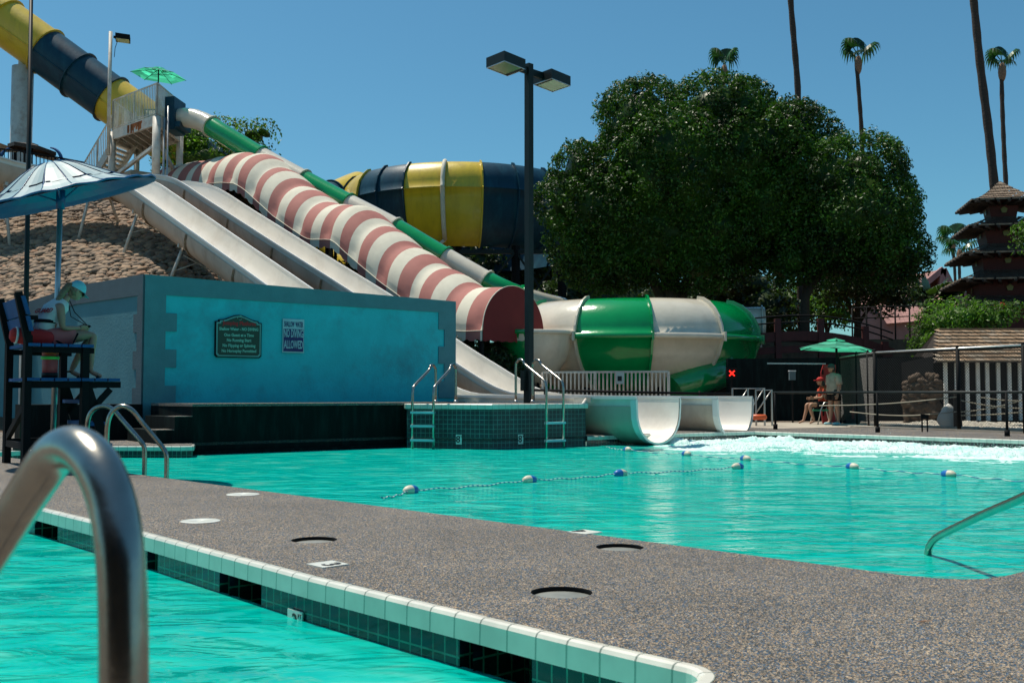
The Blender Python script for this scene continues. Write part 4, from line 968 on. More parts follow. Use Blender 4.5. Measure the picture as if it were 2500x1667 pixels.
sh = thing('shade_canopy', 'tan fabric shade stretched over the plateau at the left edge', 'canopy', at(20, 350, 47))
mb = MB(); a, b, c_, d = at(-90, 316, 47), at(42, 365, 46), at(45, 372, 47), at(-90, 372, 49)
mb.quad(a, b, c_, d); a, b, c_, d = at(88, 370, 47), at(160, 394, 47), at(150, 400, 48), at(85, 382, 48); mb.quad(a, b, c_, d); mb.build('fabric', M['concrete'], sh)
for px in (-40, 36, 155): mb = MB(); p = at(px, 395, 47.3); mb.beam(V((p.x, p.y, 9.5)), V((p.x, p.y, at(px, 368+ (20 if px > 100 else 0), 47.3).z)), .1); mb.build('post', M['black'], sh)
for (px, py, s_, lab) in ((30, 395, -1, 'blue hoop behind the railing left of the dark pole'), (120, 395, 1, 'blue hoop behind the railing right of the dark umbrella')):
    mb = MB(); c = at(px, py, 44.5); pts = [c+V((s_*.55*math.cos(a), 0, .62*math.sin(a))) for a in np.linspace(-1.2, 1.5, 14)]; mb.tube(pts, [.03+.05*math.sin(3.14*k/13) for k in range(14)], 8); mb.build('play_hoop', M['bluepaint'], label=lab, cat='play equipment', group='blue hoops behind the railing')
# slope shrub behind the flumes etc is with the trees
# ================================================================ central twin lamp
Lb = V((.37, 22.1, 0)); lz = 7.62
t = thing('lamp_post', 'tall black pole with two box lamp heads standing behind the tiled platform', 'lamp post', (Lb.x, Lb.y, 0))
mb = MB(); mb.beam(V((Lb.x, Lb.y, .3)), V((Lb.x, Lb.y, at(1291, 157, 22.1).z)), .14, .14); mb.build('pole', M['darkgreen'], t)
mb = MB(); mb.beam(V((Lb.x, Lb.y, .3)), V((Lb.x, Lb.y, 1.25)), .17, .17); mb.obox(V((Lb.x-.12, Lb.y-.05, 1.15)), U2*.05, V2*.05, Z*.22); mb.build('base_cover', M['darkgreen'], t)
ax = V((.45, .56, 0)).normalized(); ay = V((.39, -.47, 0)).normalized()
for c0, l_, s_ in ((V((-.13, 21.55, 0)), 'lens2', -1), (V((.90, 22.68, 0)), 'lens', 1)):
    p1 = at(1185, 166, 21.51).z if s_ < 0 else at(1302, 206, 22.65).z
    zb_ = at(1240, 185.5, 22.05).z if s_ < 0 else at(1349, 221.8, 23.1).z; zb_ = zb_
    mb = MB(); mb.obox(V((c0.x, c0.y, zb_+.11)), ax*.36, ay*.305, Z*.105); o = mb.build('lamp_head', M['black'] if False else M['darkgreen'], t)
    mb = MB(); mb.obox(V((c0.x, c0.y, zb_+.003))+ax*s_*.045, ax*.285, ay*.27, Z*.004); mb.build('lens', M[l_], o)
    mb = MB()
    for q, w, dd in ((ax*.345, ay*.3, ax), (-ax*.345, ay*.3, ax), (ay*.29, ax*.355, ay), (-ay*.29, ax*.355, ay)): mb.obox(V((c0.x, c0.y, zb_-.002))+q, w, dd*.012, Z*.008)
    mb.build('bezel', M['alu'], o)
    mb = MB(); mb.beam(V((Lb.x, Lb.y, zb_+.12)), V((c0.x, c0.y, zb_+.12))-ax*s_*.3, .07, .15); mb.build('arm', M['darkgreen'], t)
# dark pole at the left
b_ = at(64, 730, 15.8); tp_ = at(77.5, -80, 15.8)
t = thing('light_pole', 'thin dark green pole rising beside the guard chair past the top edge', 'pole', (b_.x, 15.8, 0)); mb = MB(); mb.tube([V((b_.x-.02, 15.8, 0)), V((b_.x, 15.8, b_.z)), V((tp_.x, 15.8, tp_.z))], [.042, .04, .028], 10); mb.build('shaft', M['darkgreen'], t)
mb = MB(); mb.tube([V((b_.x-.02, 15.8, 0)), V((b_.x-.02, 15.8, .06))], .12, 12); mb.build('base_plate', M['darkgreen'], t)
# ================================================================ guard chair (aligned with the pool axes)
bF = V((-6.34, 12.9, 0)); bN = V((-5.68, 12.0, 0)); cw = (bN-bF); cwn = cw.normalized(); cf = V((-cwn.y, cwn.x, 0)); cf = cf if cf.x > 0 else -cf
t = thing('guard_chair', 'tall black framed lifeguard chair with blue boards', 'chair', ((bF+bN)/2))
SZ = 1.44; FZ = 1.02
for b0 in (bF, bN):
    mb = MB(); mb.beam(b0, b0+Z*1.55+cf*.0, .08, .085); mb.beam(b0+Z*1.5, b0+Z*2.05-cf*.12, .08, .085); mb.build('leg', M['black'], t)
    f_ = b0+cf*.64; mb = MB(); mb.beam(f_+Z*.0+cf*.0, f_+Z*(SZ-.02), .08, .085); mb.build('leg', M['black'], t)
    mb = MB(); mb.beam(b0-cf*.03+Z*(SZ-.055), f_+Z*(SZ-.055)+cf*.1, .04, .065); mb.beam(b0+Z*(SZ+.32), b0+cf*.10+Z*(SZ+.32), .05, .05); mb.build('seat_rail', M['black'], t)
    mb = MB(); mb.beam(b0+Z*(FZ-.045), f_+cf*.42+Z*(FZ-.045), .04, .075); mb.beam(f_+Z*(FZ-.45), f_+cf*.3+Z*(FZ-.1), .05, .07); mb.build('footrest_rail', M['black'], t)
    mb = MB(); mb.beam(b0+cf*.12+Z*(FZ-.1) if False else f_+cf*.02+Z*(FZ-.05), f_+cf*.34, .05, .11); mb.build('stringer', M['black'], t)
    mb = MB(); mb.beam(b0+Z*.26, f_+Z*.26, .04, .09); mb.build('brace', M['black'], t)
mb = MB(); mb.beam(bF+Z*.3, bN+Z*.75, .05, .08); mb.beam(bF+Z*.25, bN+Z*.25, .05, .08); mb.build('cross_brace', M['black'], t)
for z0, z1 in ((1.60, 1.77), (1.79, 2.0)):
    o1 = -cf*(.10*(z0-1.5)/.5)+cf*.04; o2 = -cf*(.12*(z1-1.5)/.5)+cf*.04; mb = MB(); a = bF-cwn*.0; b = bN+cwn*.0
    mid = (bF+bN)/2+Z*(z0+z1)/2+(o1+o2)/2; mb.obox(mid, cwn*(cw.length/2+.12), cf*.018, ((Z*(z1-z0)+(o2-o1)))/2); mb.build('back_board', M['bluepaint'], t)
for k in range(5): mb = MB(); mb.obox((bF+bN)/2+cf*(.06+k*.15)+Z*(SZ+.0), cwn*(cw.length/2+.06), cf*.065, Z*.018); mb.build('seat_board', M['bluepaint'], t)
for k in range(7): mb = MB(); mb.obox((bF+bN)/2+cf*(.06+k*.152)+Z*(FZ+.015), cwn*(cw.length/2+.06), cf*.068, Z*.018); mb.build('footrest_board', M['bluepaint'], t)
for z in (.77, .50, .24):
    off = .64+.02+.32*(FZ-z)/FZ; mb = MB(); mb.obox((bF+bN)/2+cf*(off-.02)+Z*z, cwn*(cw.length/2+.02), cf*.09, Z*.022); mb.build('step', M['bluepaint'], t)
# cooler jug hanging under the seat
c = at(122, 890, 12.35); t = thing('water_jug', 'coral red drink jug with lime band hanging under the guard chair seat', 'jug', c)
mb = MB(); mb.lathe(c-Z*.16, [(0, 0), (.085, 0), (.088, .12), (.09, .28), (.07, .30)], 20); mb.build('body', M['cooler'], t)
mb = MB(); mb.lathe(c-Z*.16, [(.091, .22), (.105, .225), (.105, .255), (.091, .26)], 20); mb.build('band', M['lime'], t)
mb = MB(); mb.lathe(c-Z*.16, [(.092, .28), (.092, .32), (.05, .345), (0, .35)], 20); mb.build('lid', M['orange'], t)
mb = MB(); mb.lathe(c-Z*.16, [(.089, 0), (.092, .0), (.092, .06), (.089, .062)], 20); mb.build('base', M['darkgreen'], t)
mb = MB(); mb.tube([c+Z*.17+V((-.07, 0, 0)), c+Z*.33, c+Z*.17+V((.07, 0, 0))], .008, 5); mb.build('handle', M['black'], t)
# blue vented umbrella over the chair
c = at(148, 484, 12.75); t = thing('vented_umbrella', 'big tilted blue umbrella with slotted pale top over the guard chair', 'umbrella', (c.x, c.y, 0))
tl = Matrix.Rotation(R(-14), 3, 'Y') @ Matrix.Rotation(R(10.5), 3, 'X'); Rr = 1.17; NS = 18; mb = MB(); mu = MB()
def dome(r, a): return c+tl @ V((r*math.cos(a), r*math.sin(a), .46*(math.cos(min(1, r/Rr)*math.pi)*.5+.5)*1.0+.012*math.cos(a*NS)*(r/Rr)))
rs_ = [.0, .10, .22, .34, .46, .56, .60, .635, .72, .84, .94, 1.0]
for k in range(NS):
    a0 = 2*math.pi*k/NS; a1 = 2*math.pi*(k+1)/NS
    for q in range(len(rs_)-1):
        r0, r1 = rs_[q]*Rr, rs_[q+1]*Rr
        g = .0
        if .22 <= rs_[q] < .66: g = .06*(a1-a0)*min(1, (rs_[q]-.1)/.3)
        g2 = .06*(a1-a0)*min(1, (rs_[q+1]-.1)/.3) if .22 <= rs_[q+1] <= .66 and .1 < rs_[q+1] else (0 if rs_[q] < .5 else 0)
        if .595 < rs_[q] < .61: 
            am = a0+(a1-a0)*.30; mb.quad(dome(r0, a0), dome(r1, a0), dome(r1, am), dome(r0, am)) if k % 2 else mb.quad(dome(r0, am), dome(r1, am), dome(r1, a1), dome(r0, a1)); continue
        ts = 3
        for u in range(ts):
            s0 = a0+g+(a1-a0-2*g)*u/ts; s1 = a0+g+(a1-a0-2*g)*(u+1)/ts; e0 = a0+g2+(a1-a0-2*g2)*u/ts; e1 = a0+g2+(a1-a0-2*g2)*(u+1)/ts
            mb.quad(dome(r0, s0), dome(r1, e0), dome(r1, e1), dome(r0, s1), 0, None, True)
        # raised seam
    mu.tube([dome(rs_[q]*Rr, a0)+Z*.006 for q in range(1, len(rs_))], .0045, 4)
mb.build('canopy', M['canopytop'], t)
rim = MB(); rim.tube([dome(Rr, 2*math.pi*k/60) for k in range(61)], .014, 6, caps=False); rim.build('rim', M['canopyblue'], t)
un = MB(); ring_ = [[c+tl @ V((r_*math.cos(a), r_*math.sin(a), (.46*(math.cos(min(1, r_/Rr)*math.pi)*.5+.5)-.022))) for a in np.linspace(0, 2*math.pi, 37)] for r_ in (.02, .2, .4, .6, .8, .95, 1.08, Rr-.004)]
for q in range(7):
    for k in range(36): un.quad(ring_[q][k], ring_[q][k+1], ring_[q+1][k+1], ring_[q+1][k], 0, None, True)
un.build('lining', M['canopyblue'], t); mu.build('seams', M['canopyblue'], t)
mb = MB(); cb_ = V((c.x-.03, c.y, 0)); mb.tube([cb_, V((c.x, c.y, c.z+.40))], .034, 10); mb.build('pole', M['alu'], t)
mb = MB(); mb.tube([V((c.x, c.y, c.z-.14)), V((c.x, c.y, c.z+.1))], .055, 10)
for k in range(4): a = k*math.pi/2+.4; mb.tube([V((c.x, c.y, c.z-.05)), c+tl @ V((.45*math.cos(a), .45*math.sin(a), .22))], .012, 5)
mb.build('bracket', M['canopyblue'], t)
# ================================================================ steel grab rails
t = thing('grab_rail', 'large polished steel grab rail arching across the lower left foreground', 'grab rail', (-.4, 1.05, 0))
pts = [at(302, 2000, 1.04), at(302, 1667, 1.05), at(300, 1480, 1.06), at(292, 1340, 1.07), at(276, 1235, 1.085), at(245, 1150, 1.10), at(208, 1105, 1.12), at(172, 1092, 1.14), at(132, 1112, 1.165), at(92, 1168, 1.19), at(40, 1248, 1.23), at(-30, 1358, 1.28), at(-150, 1545, 1.37), at(-320, 1830, 1.5)]
mb = MB(); mb.tube(resample(catmull(pts, 8), .012), .0245, 40); mb.build('tube', M['steel'], t)
t = thing('grab_rail', 'pair of slim steel exit rails curving into the water by the guard chair', 'grab rail', (-4.6, 11.3, 0))
r1 = [at(213, 1150, 11.55), at(213, 1060, 11.55), at(216, 1020, 11.5), at(230, 998, 11.5), at(254, 991, 11.5), at(276, 1000, 11.5), at(300, 1027, 11.5), at(342, 1075, 11.45), at(352, 1092, 11.45), at(353, 1120, 11.45), at(352, 1175, 11.45)]
r2 = [at(261, 1165, 10.95), at(261, 1075, 10.95), at(264, 1030, 10.9), at(275, 1004, 10.9), at(297, 991, 10.9), at(322, 1001, 10.9), at(350, 1035, 10.95), at(394, 1088, 11.0), at(405, 1107, 11.0), at(407, 1130, 11.0), at(406, 1185, 11.0)]
for r_ in (r1, r2): mb = MB(); mb.tube(catmull(r_, 5), .026, 12); mb.build('rail', M['steel'], t)
t = thing('hand_rail', 'grey handrail slanting up out of the water at the right edge', 'handrail', at(2268, 1345, 6.7))
pts = [at(2262, 1400, 6.95), at(2266, 1350, 6.9), at(2270, 1332, 6.85), at(2284, 1314, 6.75), at(2312, 1298, 6.55), at(2400, 1256, 5.9), at(2500, 1213, 5.25), at(2680, 1125, 4.4), at(2760, 1105, 4.2), at(2800, 1200, 4.1), at(2800, 1500, 4.1)]
mb = MB(); mb.tube(catmull(pts, 8), .0245, 16); mb.build('tube', M['steel'], t)
# ================================================================ lane lines with floats
def ropemat():
    m, nt, bs, out = newmat('twisted_rope'); tc = N(nt, 'ShaderNodeTexCoord'); w = N(nt, 'ShaderNodeTexWave'); w.inputs['Scale'].default_value = 6; w.bands_direction = 'DIAGONAL'
    nt.links.new(tc.outputs['Object'], w.inputs[0]); r = ramp(nt, w.outputs[0], [(.42, (.05, .14, .3)), (.5, (.62, .66, .62))]); nt.links.new(r.outputs[0], bs.inputs['Base Color']); bs.inputs['Roughness'].default_value = .8; return m
M['rope'] = ropemat()
M['floatwhite'] = mat('weathered_float', (.62, .58, .46), .5, var=.12, dirt=(.35, .28, .15), dirt_amt=.6, dirt_scale=8); M['floatblue'] = mat('blue_float', (.01, .13, .42), .4)
def lane(lab, fl, start, end):
    t = thing('lane_line', lab, 'lane line', fl[0][0], 'float lines across the main pool')
    ctrl = ([start] if start is not None else [])+[p for p, _, _ in fl]+([end] if end is not None else [])
    pts = []
    for a, b in zip(ctrl, ctrl[1:]):
        for k in range(14):
            f = k/14; p = a.lerp(b, f); p.z = WZ+.012+.02*(2*abs(f-.5))**2+.010*math.sin(f*23+a.x*3); pts.append(p)
    pts.append(ctrl[-1]); mb = MB(); mb.tube(pts, .0065, 5); mb.build('rope', M['rope'], t)
    for i, (p, flip, tint) in enumerate(fl):
        j = ctrl.index(p); d_ = (ctrl[min(j+1, len(ctrl)-1)]-ctrl[max(j-1, 0)]); d_.z = 0; d_.normalize()
        if flip: d_ = -d_
        rot = Matrix((d_, V((-d_.y, d_.x, 0)), Z)).transposed()
        def half(s_, mm, par):
            mb = MB(); base = len(mb.v); n_ = 14; P = [(0.0, .058), (.03, .0575), (.065, .05), (.095, .034), (.108, .014), (.11, 0.0)]
            for x, r_ in P:
                for k in range(n_): a = 2*math.pi*k/n_; mb.v.append(tuple(p+rot @ V((s_*x, r_*math.cos(a), r_*math.sin(a)))))
            for q in range(len(P)-1):
                for k in range(n_): mb.face((q*n_+k, q*n_+(k+1) % n_, (q+1)*n_+(k+1) % n_, (q+1)*n_+k), 0, None, True)
            return mb.build('float' if par is t else 'blue_half', mm, par)
        o = half(1, M['floatwhite'], t); half(-1, M['floatblue'], o)
def wp_(x, y): p = gnd(x, y, WZ); return V((p.x, p.y, WZ+.028))
lane('float line running from the deck edge out to the middle of the pool', [(wp_(1003, 1203), 1, 0), (wp_(1293, 1177), 1, 0), (wp_(1515, 1161), 0, 0), (wp_(1801, 1144), 1, 0)], wp_(930, 1222), None)
lane('float line crossing behind, from the flume mouths to the right edge', [(wp_(1532, 1101), 0, 0), (wp_(1676, 1112), 0, 0), (wp_(1820, 1124), 0, 0), (wp_(2081, 1144), 0, 0), (wp_(2316, 1163), 0, 0)], wp_(1480, 1094), wp_(2620, 1187))
# ================================================================ churning foam
nx_, ny_ = 420, 130; P0 = V((3.1, 21.35, 0)); ex = V((.72, -.695, 0)); ey = V((.695, .72, 0))
gv = []; gf = []
A_ = [(1560, 1080), (2560, 1122)]
for i in range(nx_+1):
    for j in range(ny_+1):
        px = 1545+1150*i/nx_; base = gnd(px, 1100+ (px-1545)*.030, WZ); 
        f = j/ny_; far = gnd(px, (1072+(px-1545)*.020)*(1-sst(px, 1700, 1880))+(1066+(px-1860)*.037)*sst(px, 1700, 1880), WZ)
        near = gnd(px, 1112+(px-1545)*.030+26*sst(px, 1545, 1800), WZ)
        p = near.lerp(far, f)
        m_ = sst(f, 0, .35)*sst(1-f, 0, .05)*sst(px, 1545, 1640)
        wx = p.x*.93-p.y*.37; wy = p.x*.37+p.y*.93
        h = noise.fractal(V((wx*1.3, wy*2.6, 0)), 1.0, 2.1, 6)*.5+.5; r_ = 1-abs(noise.noise(V((wx*3.2, wy*6.5, 4))))*2; r2 = noise.noise(V((wx*9, wy*13, 9))); r3 = noise.noise(V((wx*22, wy*30, 5)))
        k_ = noise.noise(V((wx*.5+3, wy*1.4, 7))); crest = .5+1.0*sst(f, .25, .75)
        z = (-.050+(.085*h+.028*r_+.018*r2+.008*r3)*crest*(.85+.8*k_))*m_-.02*(1-m_)
        z += .05*max(0, k_-.1)*m_*crest*max(0, r2+.3)
        gv.append((p.x, p.y, WZ+z))
gv = np.array(gv); ii = np.arange((nx_+1)*(ny_+1)).reshape(nx_+1, ny_+1)
gf = np.stack([ii[:-1, :-1], ii[1:, :-1], ii[1:, 1:], ii[:-1, 1:]], -1).reshape(-1, 4)
np_mesh('foam', gv, gf, M['foam'], smooth=True, label='white churning foam along the far side of the pool', kind='stuff')
dv = []; df = []; n_ = 0
for _ in range(4500):
    px = 1560+1000*rng.random(); f = .15+.8*rng.random(); y = 1070+(px-1545)*.022+(1-f)*38*sst(px, 1500, 1800); p = gnd(px, y, WZ)
    k_ = max(0, noise.noise(V((p.x*.55+3, p.y*1.1, 7)))+.55); hgt = abs(rng.normal())*.05*k_*(1+1.2*(noise.noise(V((p.x*1.5, p.y*1.5, 2))) > .2))
    s_ = .0025+.004*rng.random(); c = np.array([p.x, p.y, WZ+.03+hgt]); dv.append(c+s_*np.array([[1, 1, 1], [-1, -1, 1], [-1, 1, -1], [1, -1, -1]])); df.append(np.array([[0, 1, 2], [0, 3, 1], [0, 2, 3], [1, 3, 2]])+4*n_); n_ += 1
np_mesh('spray', np.concatenate(dv), np.concatenate(df), M['foam'], label='white droplets of spray above the churning foam', kind='stuff')
M['signpost'] = mat('whitewash', (.72, .70, .64), .8, var=.12, scale=6)
# ================================================================ right bank: rail, fences, shed
def along(p, d, t_): return V(p)+V(d)*t_
r0 = V((6.42, 25.2, 0)); rd = V((10.6, 20.45, 0))-r0; rd = rd.normalized(); zr_ = .90
t = thing('black_handrail', 'long black top rail on posts along the far pool edge', 'railing', r0)
mb = MB(); mb.tube([r0+Z*zr_, r0+rd*9.5+Z*zr_], .028, 8); mb.build('top_rail', M['blackrail'] if 'blackrail' in M else M['darkgreen'], t)
for s_ in (0.05, 2.75, 5.6, 8.4):
    p = r0+rd*s_; mb = MB(); mb.tube([p, p+Z*zr_], .028, 8); mb.tube([p, p+Z*.13], .055, 8); mb.build('post', M['black'], t)
# black rail in front of the bowl continuing left
t = thing('black_handrail', 'low black rail running behind the white flumes in front of the picket fence', 'railing', (2, 28.2, 0)); mb = MB(); a = at(1300, 952, 28.4); b = at(1790, 962, 28.4); mb.tube([a, b], .035, 8); mb.build('top_rail', M['black'], t)
for px in (1330, 1500, 1708): p = at(px, 960, 28.4); mb = MB(); mb.tube([V((p.x, p.y, 0)), V((p.x, p.y, .95))], .03, 8); mb.build('post', M['black'], t)
# white picket fence before the bowl
t = thing('picket_fence', 'grey-white picket fence in front of the green bowl slide', 'fence', (2, 29.3, 0)); a = at(1325, 909, 29.4); b = at(1632, 907, 29.0)
mb = MB(); mb.beam(a, b, .05, .06); mb.beam(V((a.x, a.y, .3)), V((b.x, b.y, .3)), .05); mb.build('rails', M['whitemetal'], t)
K = 31
for k in range(K+1):
    p = a.lerp(b, k/K); mb = MB(); w = .06 if k in (0, 13, 31) else .034; mb.beam(V((p.x, p.y, .2 if w < .05 else 0)), p, w); mb.build('picket', M['whitemetal'], t)
p = at(1513, 925, 28.9); t = thing('sensor_box', 'pale grey control box fixed on the picket fence', 'control box', p); mb = MB(); mb.obox(p, V((.115, 0, 0)), V((0, .08, 0)), Z*.14); mb.obox(p+Z*.155, V((.10, 0, 0)), V((0, .07, 0)), Z*.02); mb.build('case', M['alu'], t); mb = MB(); mb.obox(p+V((-.01, -.085, .01)), V((.06, 0, 0)), V((0, .006, 0)), Z*.07); mb.build('screen', M['darkgreen'], t)
# red cross signal
p = at(1787, 911, 31.4); t = thing('cross_signal', 'small lit red X signal beside the bowl slide', 'signal light', p)
m_, nt, bs, out = newmat('red_signal'); bs.inputs['Base Color'].default_value = (.6, .01, .01, 1); bs.inputs['Emission Color'].default_value = (1, .02, .01, 1); bs.inputs['Emission Strength'].default_value = 2.2
mb = MB(); mb.obox(p+V((0, .06, 0)), V((.17, 0, 0)), V((0, .04, 0)), Z*.17); mb.beam(p+Z*-.1+V((0, .06, 0)), V((p.x, p.y+.06, 0)), .06); mb.build('housing', M['black'], t)
mb = MB(); mb.beam(p+V((-.08, 0, -.08)), p+V((.08, 0, .08)), .035); mb.beam(p+V((-.08, -.004, .08)), p+V((.08, -.004, -.08)), .035); mb.build('cross', m_, t)
# bare pipe frames and orange float on the deck
t = thing('pipe_frame', 'grey pipe frame standing on the deck right of the far flume mouth', 'frame', at(1830, 1020, 28))
for x0, x1 in ((1788, 1826), (1826, 1866), (1845, 1884)):
    a = at(x0, 948+(4 if x0 > 1840 else 0), 28); b = at(x1, 948+(4 if x0 > 1840 else 0), 28); mb = MB(); mb.tube([V((a.x, a.y, .0)), a, b, V((b.x, b.y, 0))], .028, 6, sm=False); mb.tube([b, V((a.x, a.y, .35))], .018, 5); mb.build('frame_loop', M['alu'], t)
a, b = at(1836, 1018, 27.4), at(1872, 1018, 27.4); mb = MB(); mb.tube([a, a.lerp(b, .1), b.lerp(a, .1), b], [.03, .075, .075, .03], 10); mb.build('rescue_tube', M['orange'], label='orange rescue tube lying on the deck by the pipe frame', cat='rescue tube')
# chain link fence
M['wire'] = mat('black_wire', (.02, .022, .022), .5)
fz = 1.93; ca = V((9.35, 26.4, 0)); cb = V((12.1, 21.3, 0)); cc = V((9.42, 29.4, 0))
t = thing('chain_link_fence', 'black chain-link fence standing beyond the right pool edge', 'fence', ca)
def link(a, b, nm='mesh_panel'):
    d_ = (b-a); L_ = d_.length; d_.normalize(); mb = MB(); h = fz-.08; s_ = .072; n_ = d_.cross(Z)
    def bar(x0, z0, x1, z1):
        p = a+d_*x0+Z*(.06+z0); q = a+d_*x1+Z*(.06+z1); w = .0042; e = (q-p).normalized(); o = n_.cross(e)*w
        mb.quad(p+o, q+o, q+n_*w*1.7, p+n_*w*1.7); mb.quad(p+n_*w*1.7, q+n_*w*1.7, q-o, p-o); mb.quad(p-o, q-o, q-n_*w, p-n_*w); mb.quad(p-n_*w, q-n_*w, q+o, p+o)
    k = -h
    while k < L_:
        x0, x1 = max(k, 0), min(k+h, L_)
        if x1 > x0: bar(x0, x0-k, x1, x1-k); bar(x0, h-(x0-k), x1, h-(x1-k))
        k += s_
    mb.build(nm, M['wire'], t)
post_s = [0, 2.5, 4.2, 5.8]
dfc = (cb-ca).normalized()
for a, b in zip(post_s, post_s[1:]): link(ca+dfc*a, ca+dfc*b)
link(cc, cc.lerp(ca, .5)); link(cc.lerp(ca, .5), ca)
mb = MB(); mb.tube([cc+Z*fz*.985, ca+Z*fz, cb+Z*(fz+.02)], .026, 8); mb.build('top_rail', M['alu'], t)
mb = MB(); mb.tube([cc+Z*fz*.985-Z*.035, ca+Z*fz-Z*.035, cb+Z*(fz+.02)-Z*.035], .027, 8); mb.build('lower_rail', M['black'], t)
for p, r_ in [(ca+dfc*s_, .045) for s_ in post_s]+[(cc, .04), (cc.lerp(ca, .5), .035), (cc.lerp(ca, .82), .035)]: mb = MB(); mb.tube([p, p+Z*(fz+.03)], r_, 10); mb.ell(p+Z*(fz+.05), (r_, r_, .04), 8, 5); mb.build('post', M['black'], t)
mb = MB(); a, b = ca+V((.4, 1.2, 0)), ca+V((2.2, -.3, 0))
# planting bed and pebble edge
mb = MB(); mb.prism([ca+V((-.4, .3, 0)), cb+V((-.05, .2, 0)), V((16, 24, 0)), V((15, 32, 0)), V((9.2, 31, 0))], -.02, .035, 0, 0); mb.build('planting_bed', M['concrete'], kind='structure')
vs = []; fs = []; n_ = 0
for _ in range(2600):
    f = rng.random(); w = rng.random()**1.4*1.7; p = ca.lerp(cb, f)+V((.18+w*.9, .1+w*.5, 0)); s_ = .025+.045*rng.random(); pv = iv*np.array([s_*1.3, s_, s_*.7]); vs.append(pv+np.array([p.x, p.y, .04+s_*.3+.10*max(0, w-.8)])); fs.append(itr+n_*len(iv)); n_ += 1
M['pebble'] = mat('pale_pebble', (.52, .47, .38), .85, var=.35, scale=5); np_mesh('pebbles', np.concatenate(vs), np.concatenate(fs), M['pebble'], smooth=True, label='pale pebbles bordering the planting bed behind the fence', kind='stuff')
# shed
t = thing('shingled_shed', 'low shed with cedar shake roof and white slatted front', 'shed', (14, 30, 0))
eY = 28.6; eL = at(2288, 884, eY); rL = at(2291, 806, 31.2); ez = eL.z; rz = rL.z; x1 = 22.0
cols = [p for p in (2309, 2336, 2362, 2388, 2411, 2438, 2465, 2491, 2518, 2545)]
mb = MB(); Lr = math.hypot(31.2-eY, rz-ez)
nrow = 9; 
for k in range(nrow):
    f0_, f1_ = k/nrow, (k+1)/nrow; y0 = eY+(31.2-eY)*f0_; y1 = eY+(31.2-eY)*f1_+.04; z0 = ez+(rz-ez)*f0_+.05; z1 = ez+(rz-ez)*f1_+.018
    xl = eL.x+(rL.x-eL.x)*f0_; x = xl; 
    while x < x1:
        w = .14+.14*rng.random(); dz = .012*rng.random(); dy = .03*rng.random()
        mb.quad((x, y0-dy, z0+dz), (x+w-.022, y0-dy, z0+dz), (x+w-.022, y1, z1), (x, y1, z1), int(rng.integers(3)))
        mb.quad((x, y0-dy, z0+dz-.04), (x+w-.012, y0-dy, z0+dz-.04), (x+w-.012, y0-dy, z0+dz), (x, y0-dy, z0+dz), 0); x += w
M['shk1'] = mat('cedar_shake_tan', (.31, .21, .13), .9, var=.3, scale=14, stretch=(1, .2, 1)); M['shk2'] = mat('cedar_shake_brown', (.24, .155, .09), .9, var=.3, scale=14); M['shk3'] = mat('cedar_shake_grey', (.27, .21, .15), .9, var=.3, scale=14)
for q in ('shk1', 'shk2', 'shk3'): island_var(M[q], [(0, .75), (1, 1.3)])
mb.build('roof', [M['shk1'], M['shk2'], M['shk3']], t)
mb = MB(); mb.quad((eL.x, eY, ez-.01), (x1, eY, ez-.01), (x1, 31.3, rz-.02), (rL.x, 31.3, rz-.02)); mb.quad((rL.x, 31.3, rz+.03), (x1, 31.3, rz+.03), (x1, 34, ez), (rL.x, 34, ez)); mb.quad((eL.x, eY, ez), (rL.x, 31.3, rz), (rL.x, 34, ez), (rL.x, 33, ez))
mb.build('roof_board', M['darkwood'], t)
mb = MB(); mb.obox(V(((rL.x+x1)/2, 31.25, rz+.03)), V(((x1-rL.x)/2, 0, 0)), V((0, .12, 0)), Z*.025); mb.build('ridge', M['shk2'], t)
mb = MB(); mb.quad((eL.x+.2, eY+.75, 0), (x1, eY+.75, 0), (x1, eY+.75, ez+.3), (eL.x+.2, eY+.75, ez+.3)); mb.quad((eL.x+.2, eY+.75, 0), (eL.x+.2, 33.5, 0), (eL.x+.2, 33.5, ez), (eL.x+.2, eY+.75, ez+.2)); mb.build('wall', M['black'], t)
for k, px in enumerate(cols):
    p = at(px, 960, eY+.35); mb = MB(); mb.obox(V((p.x, p.y, (ez+.12)/2+.05)), V((.05, 0, 0)), V((0, .03, 0)), Z*((ez+.02)/2-.02)); mb.build('slat', M['signpost'] if 'signpost' in M else M['whitecloth'], t)
# stone retaining wall
t = thing('stone_wall', 'brown stacked stone wall beside the shed behind the fence', 'wall', (12, 30, 0)); mb = MB(); a = at(2225, 910, 29.6); b = at(2304, 910, 29.0)
for q in range(150):
    fx = rng.random(); z = .04+rng.random()*(a.z-.12); w = .05+.10*rng.random(); x = a.x-.12+(b.x-a.x+.1)*fx
    mb.ell(V((x, 29.85-.65*fx-.1*rng.random(), z)), (w*1.15, .10+.06*rng.random(), w*(.55+.35*rng.random())), 8, 6, rot=Matrix.Rotation(rng.normal()*.5, 3, 'Y'))
mb.ell(V(((a.x+b.x)/2, 30.05, a.z*.45)), (.47, .14, a.z*.52), 10, 8); M['stone'] = mat('brown_stone', (.10, .068, .045), .9, var=.4, scale=9, bmp=.02, bscale=14); mb.build('stones', M['stone'], t)
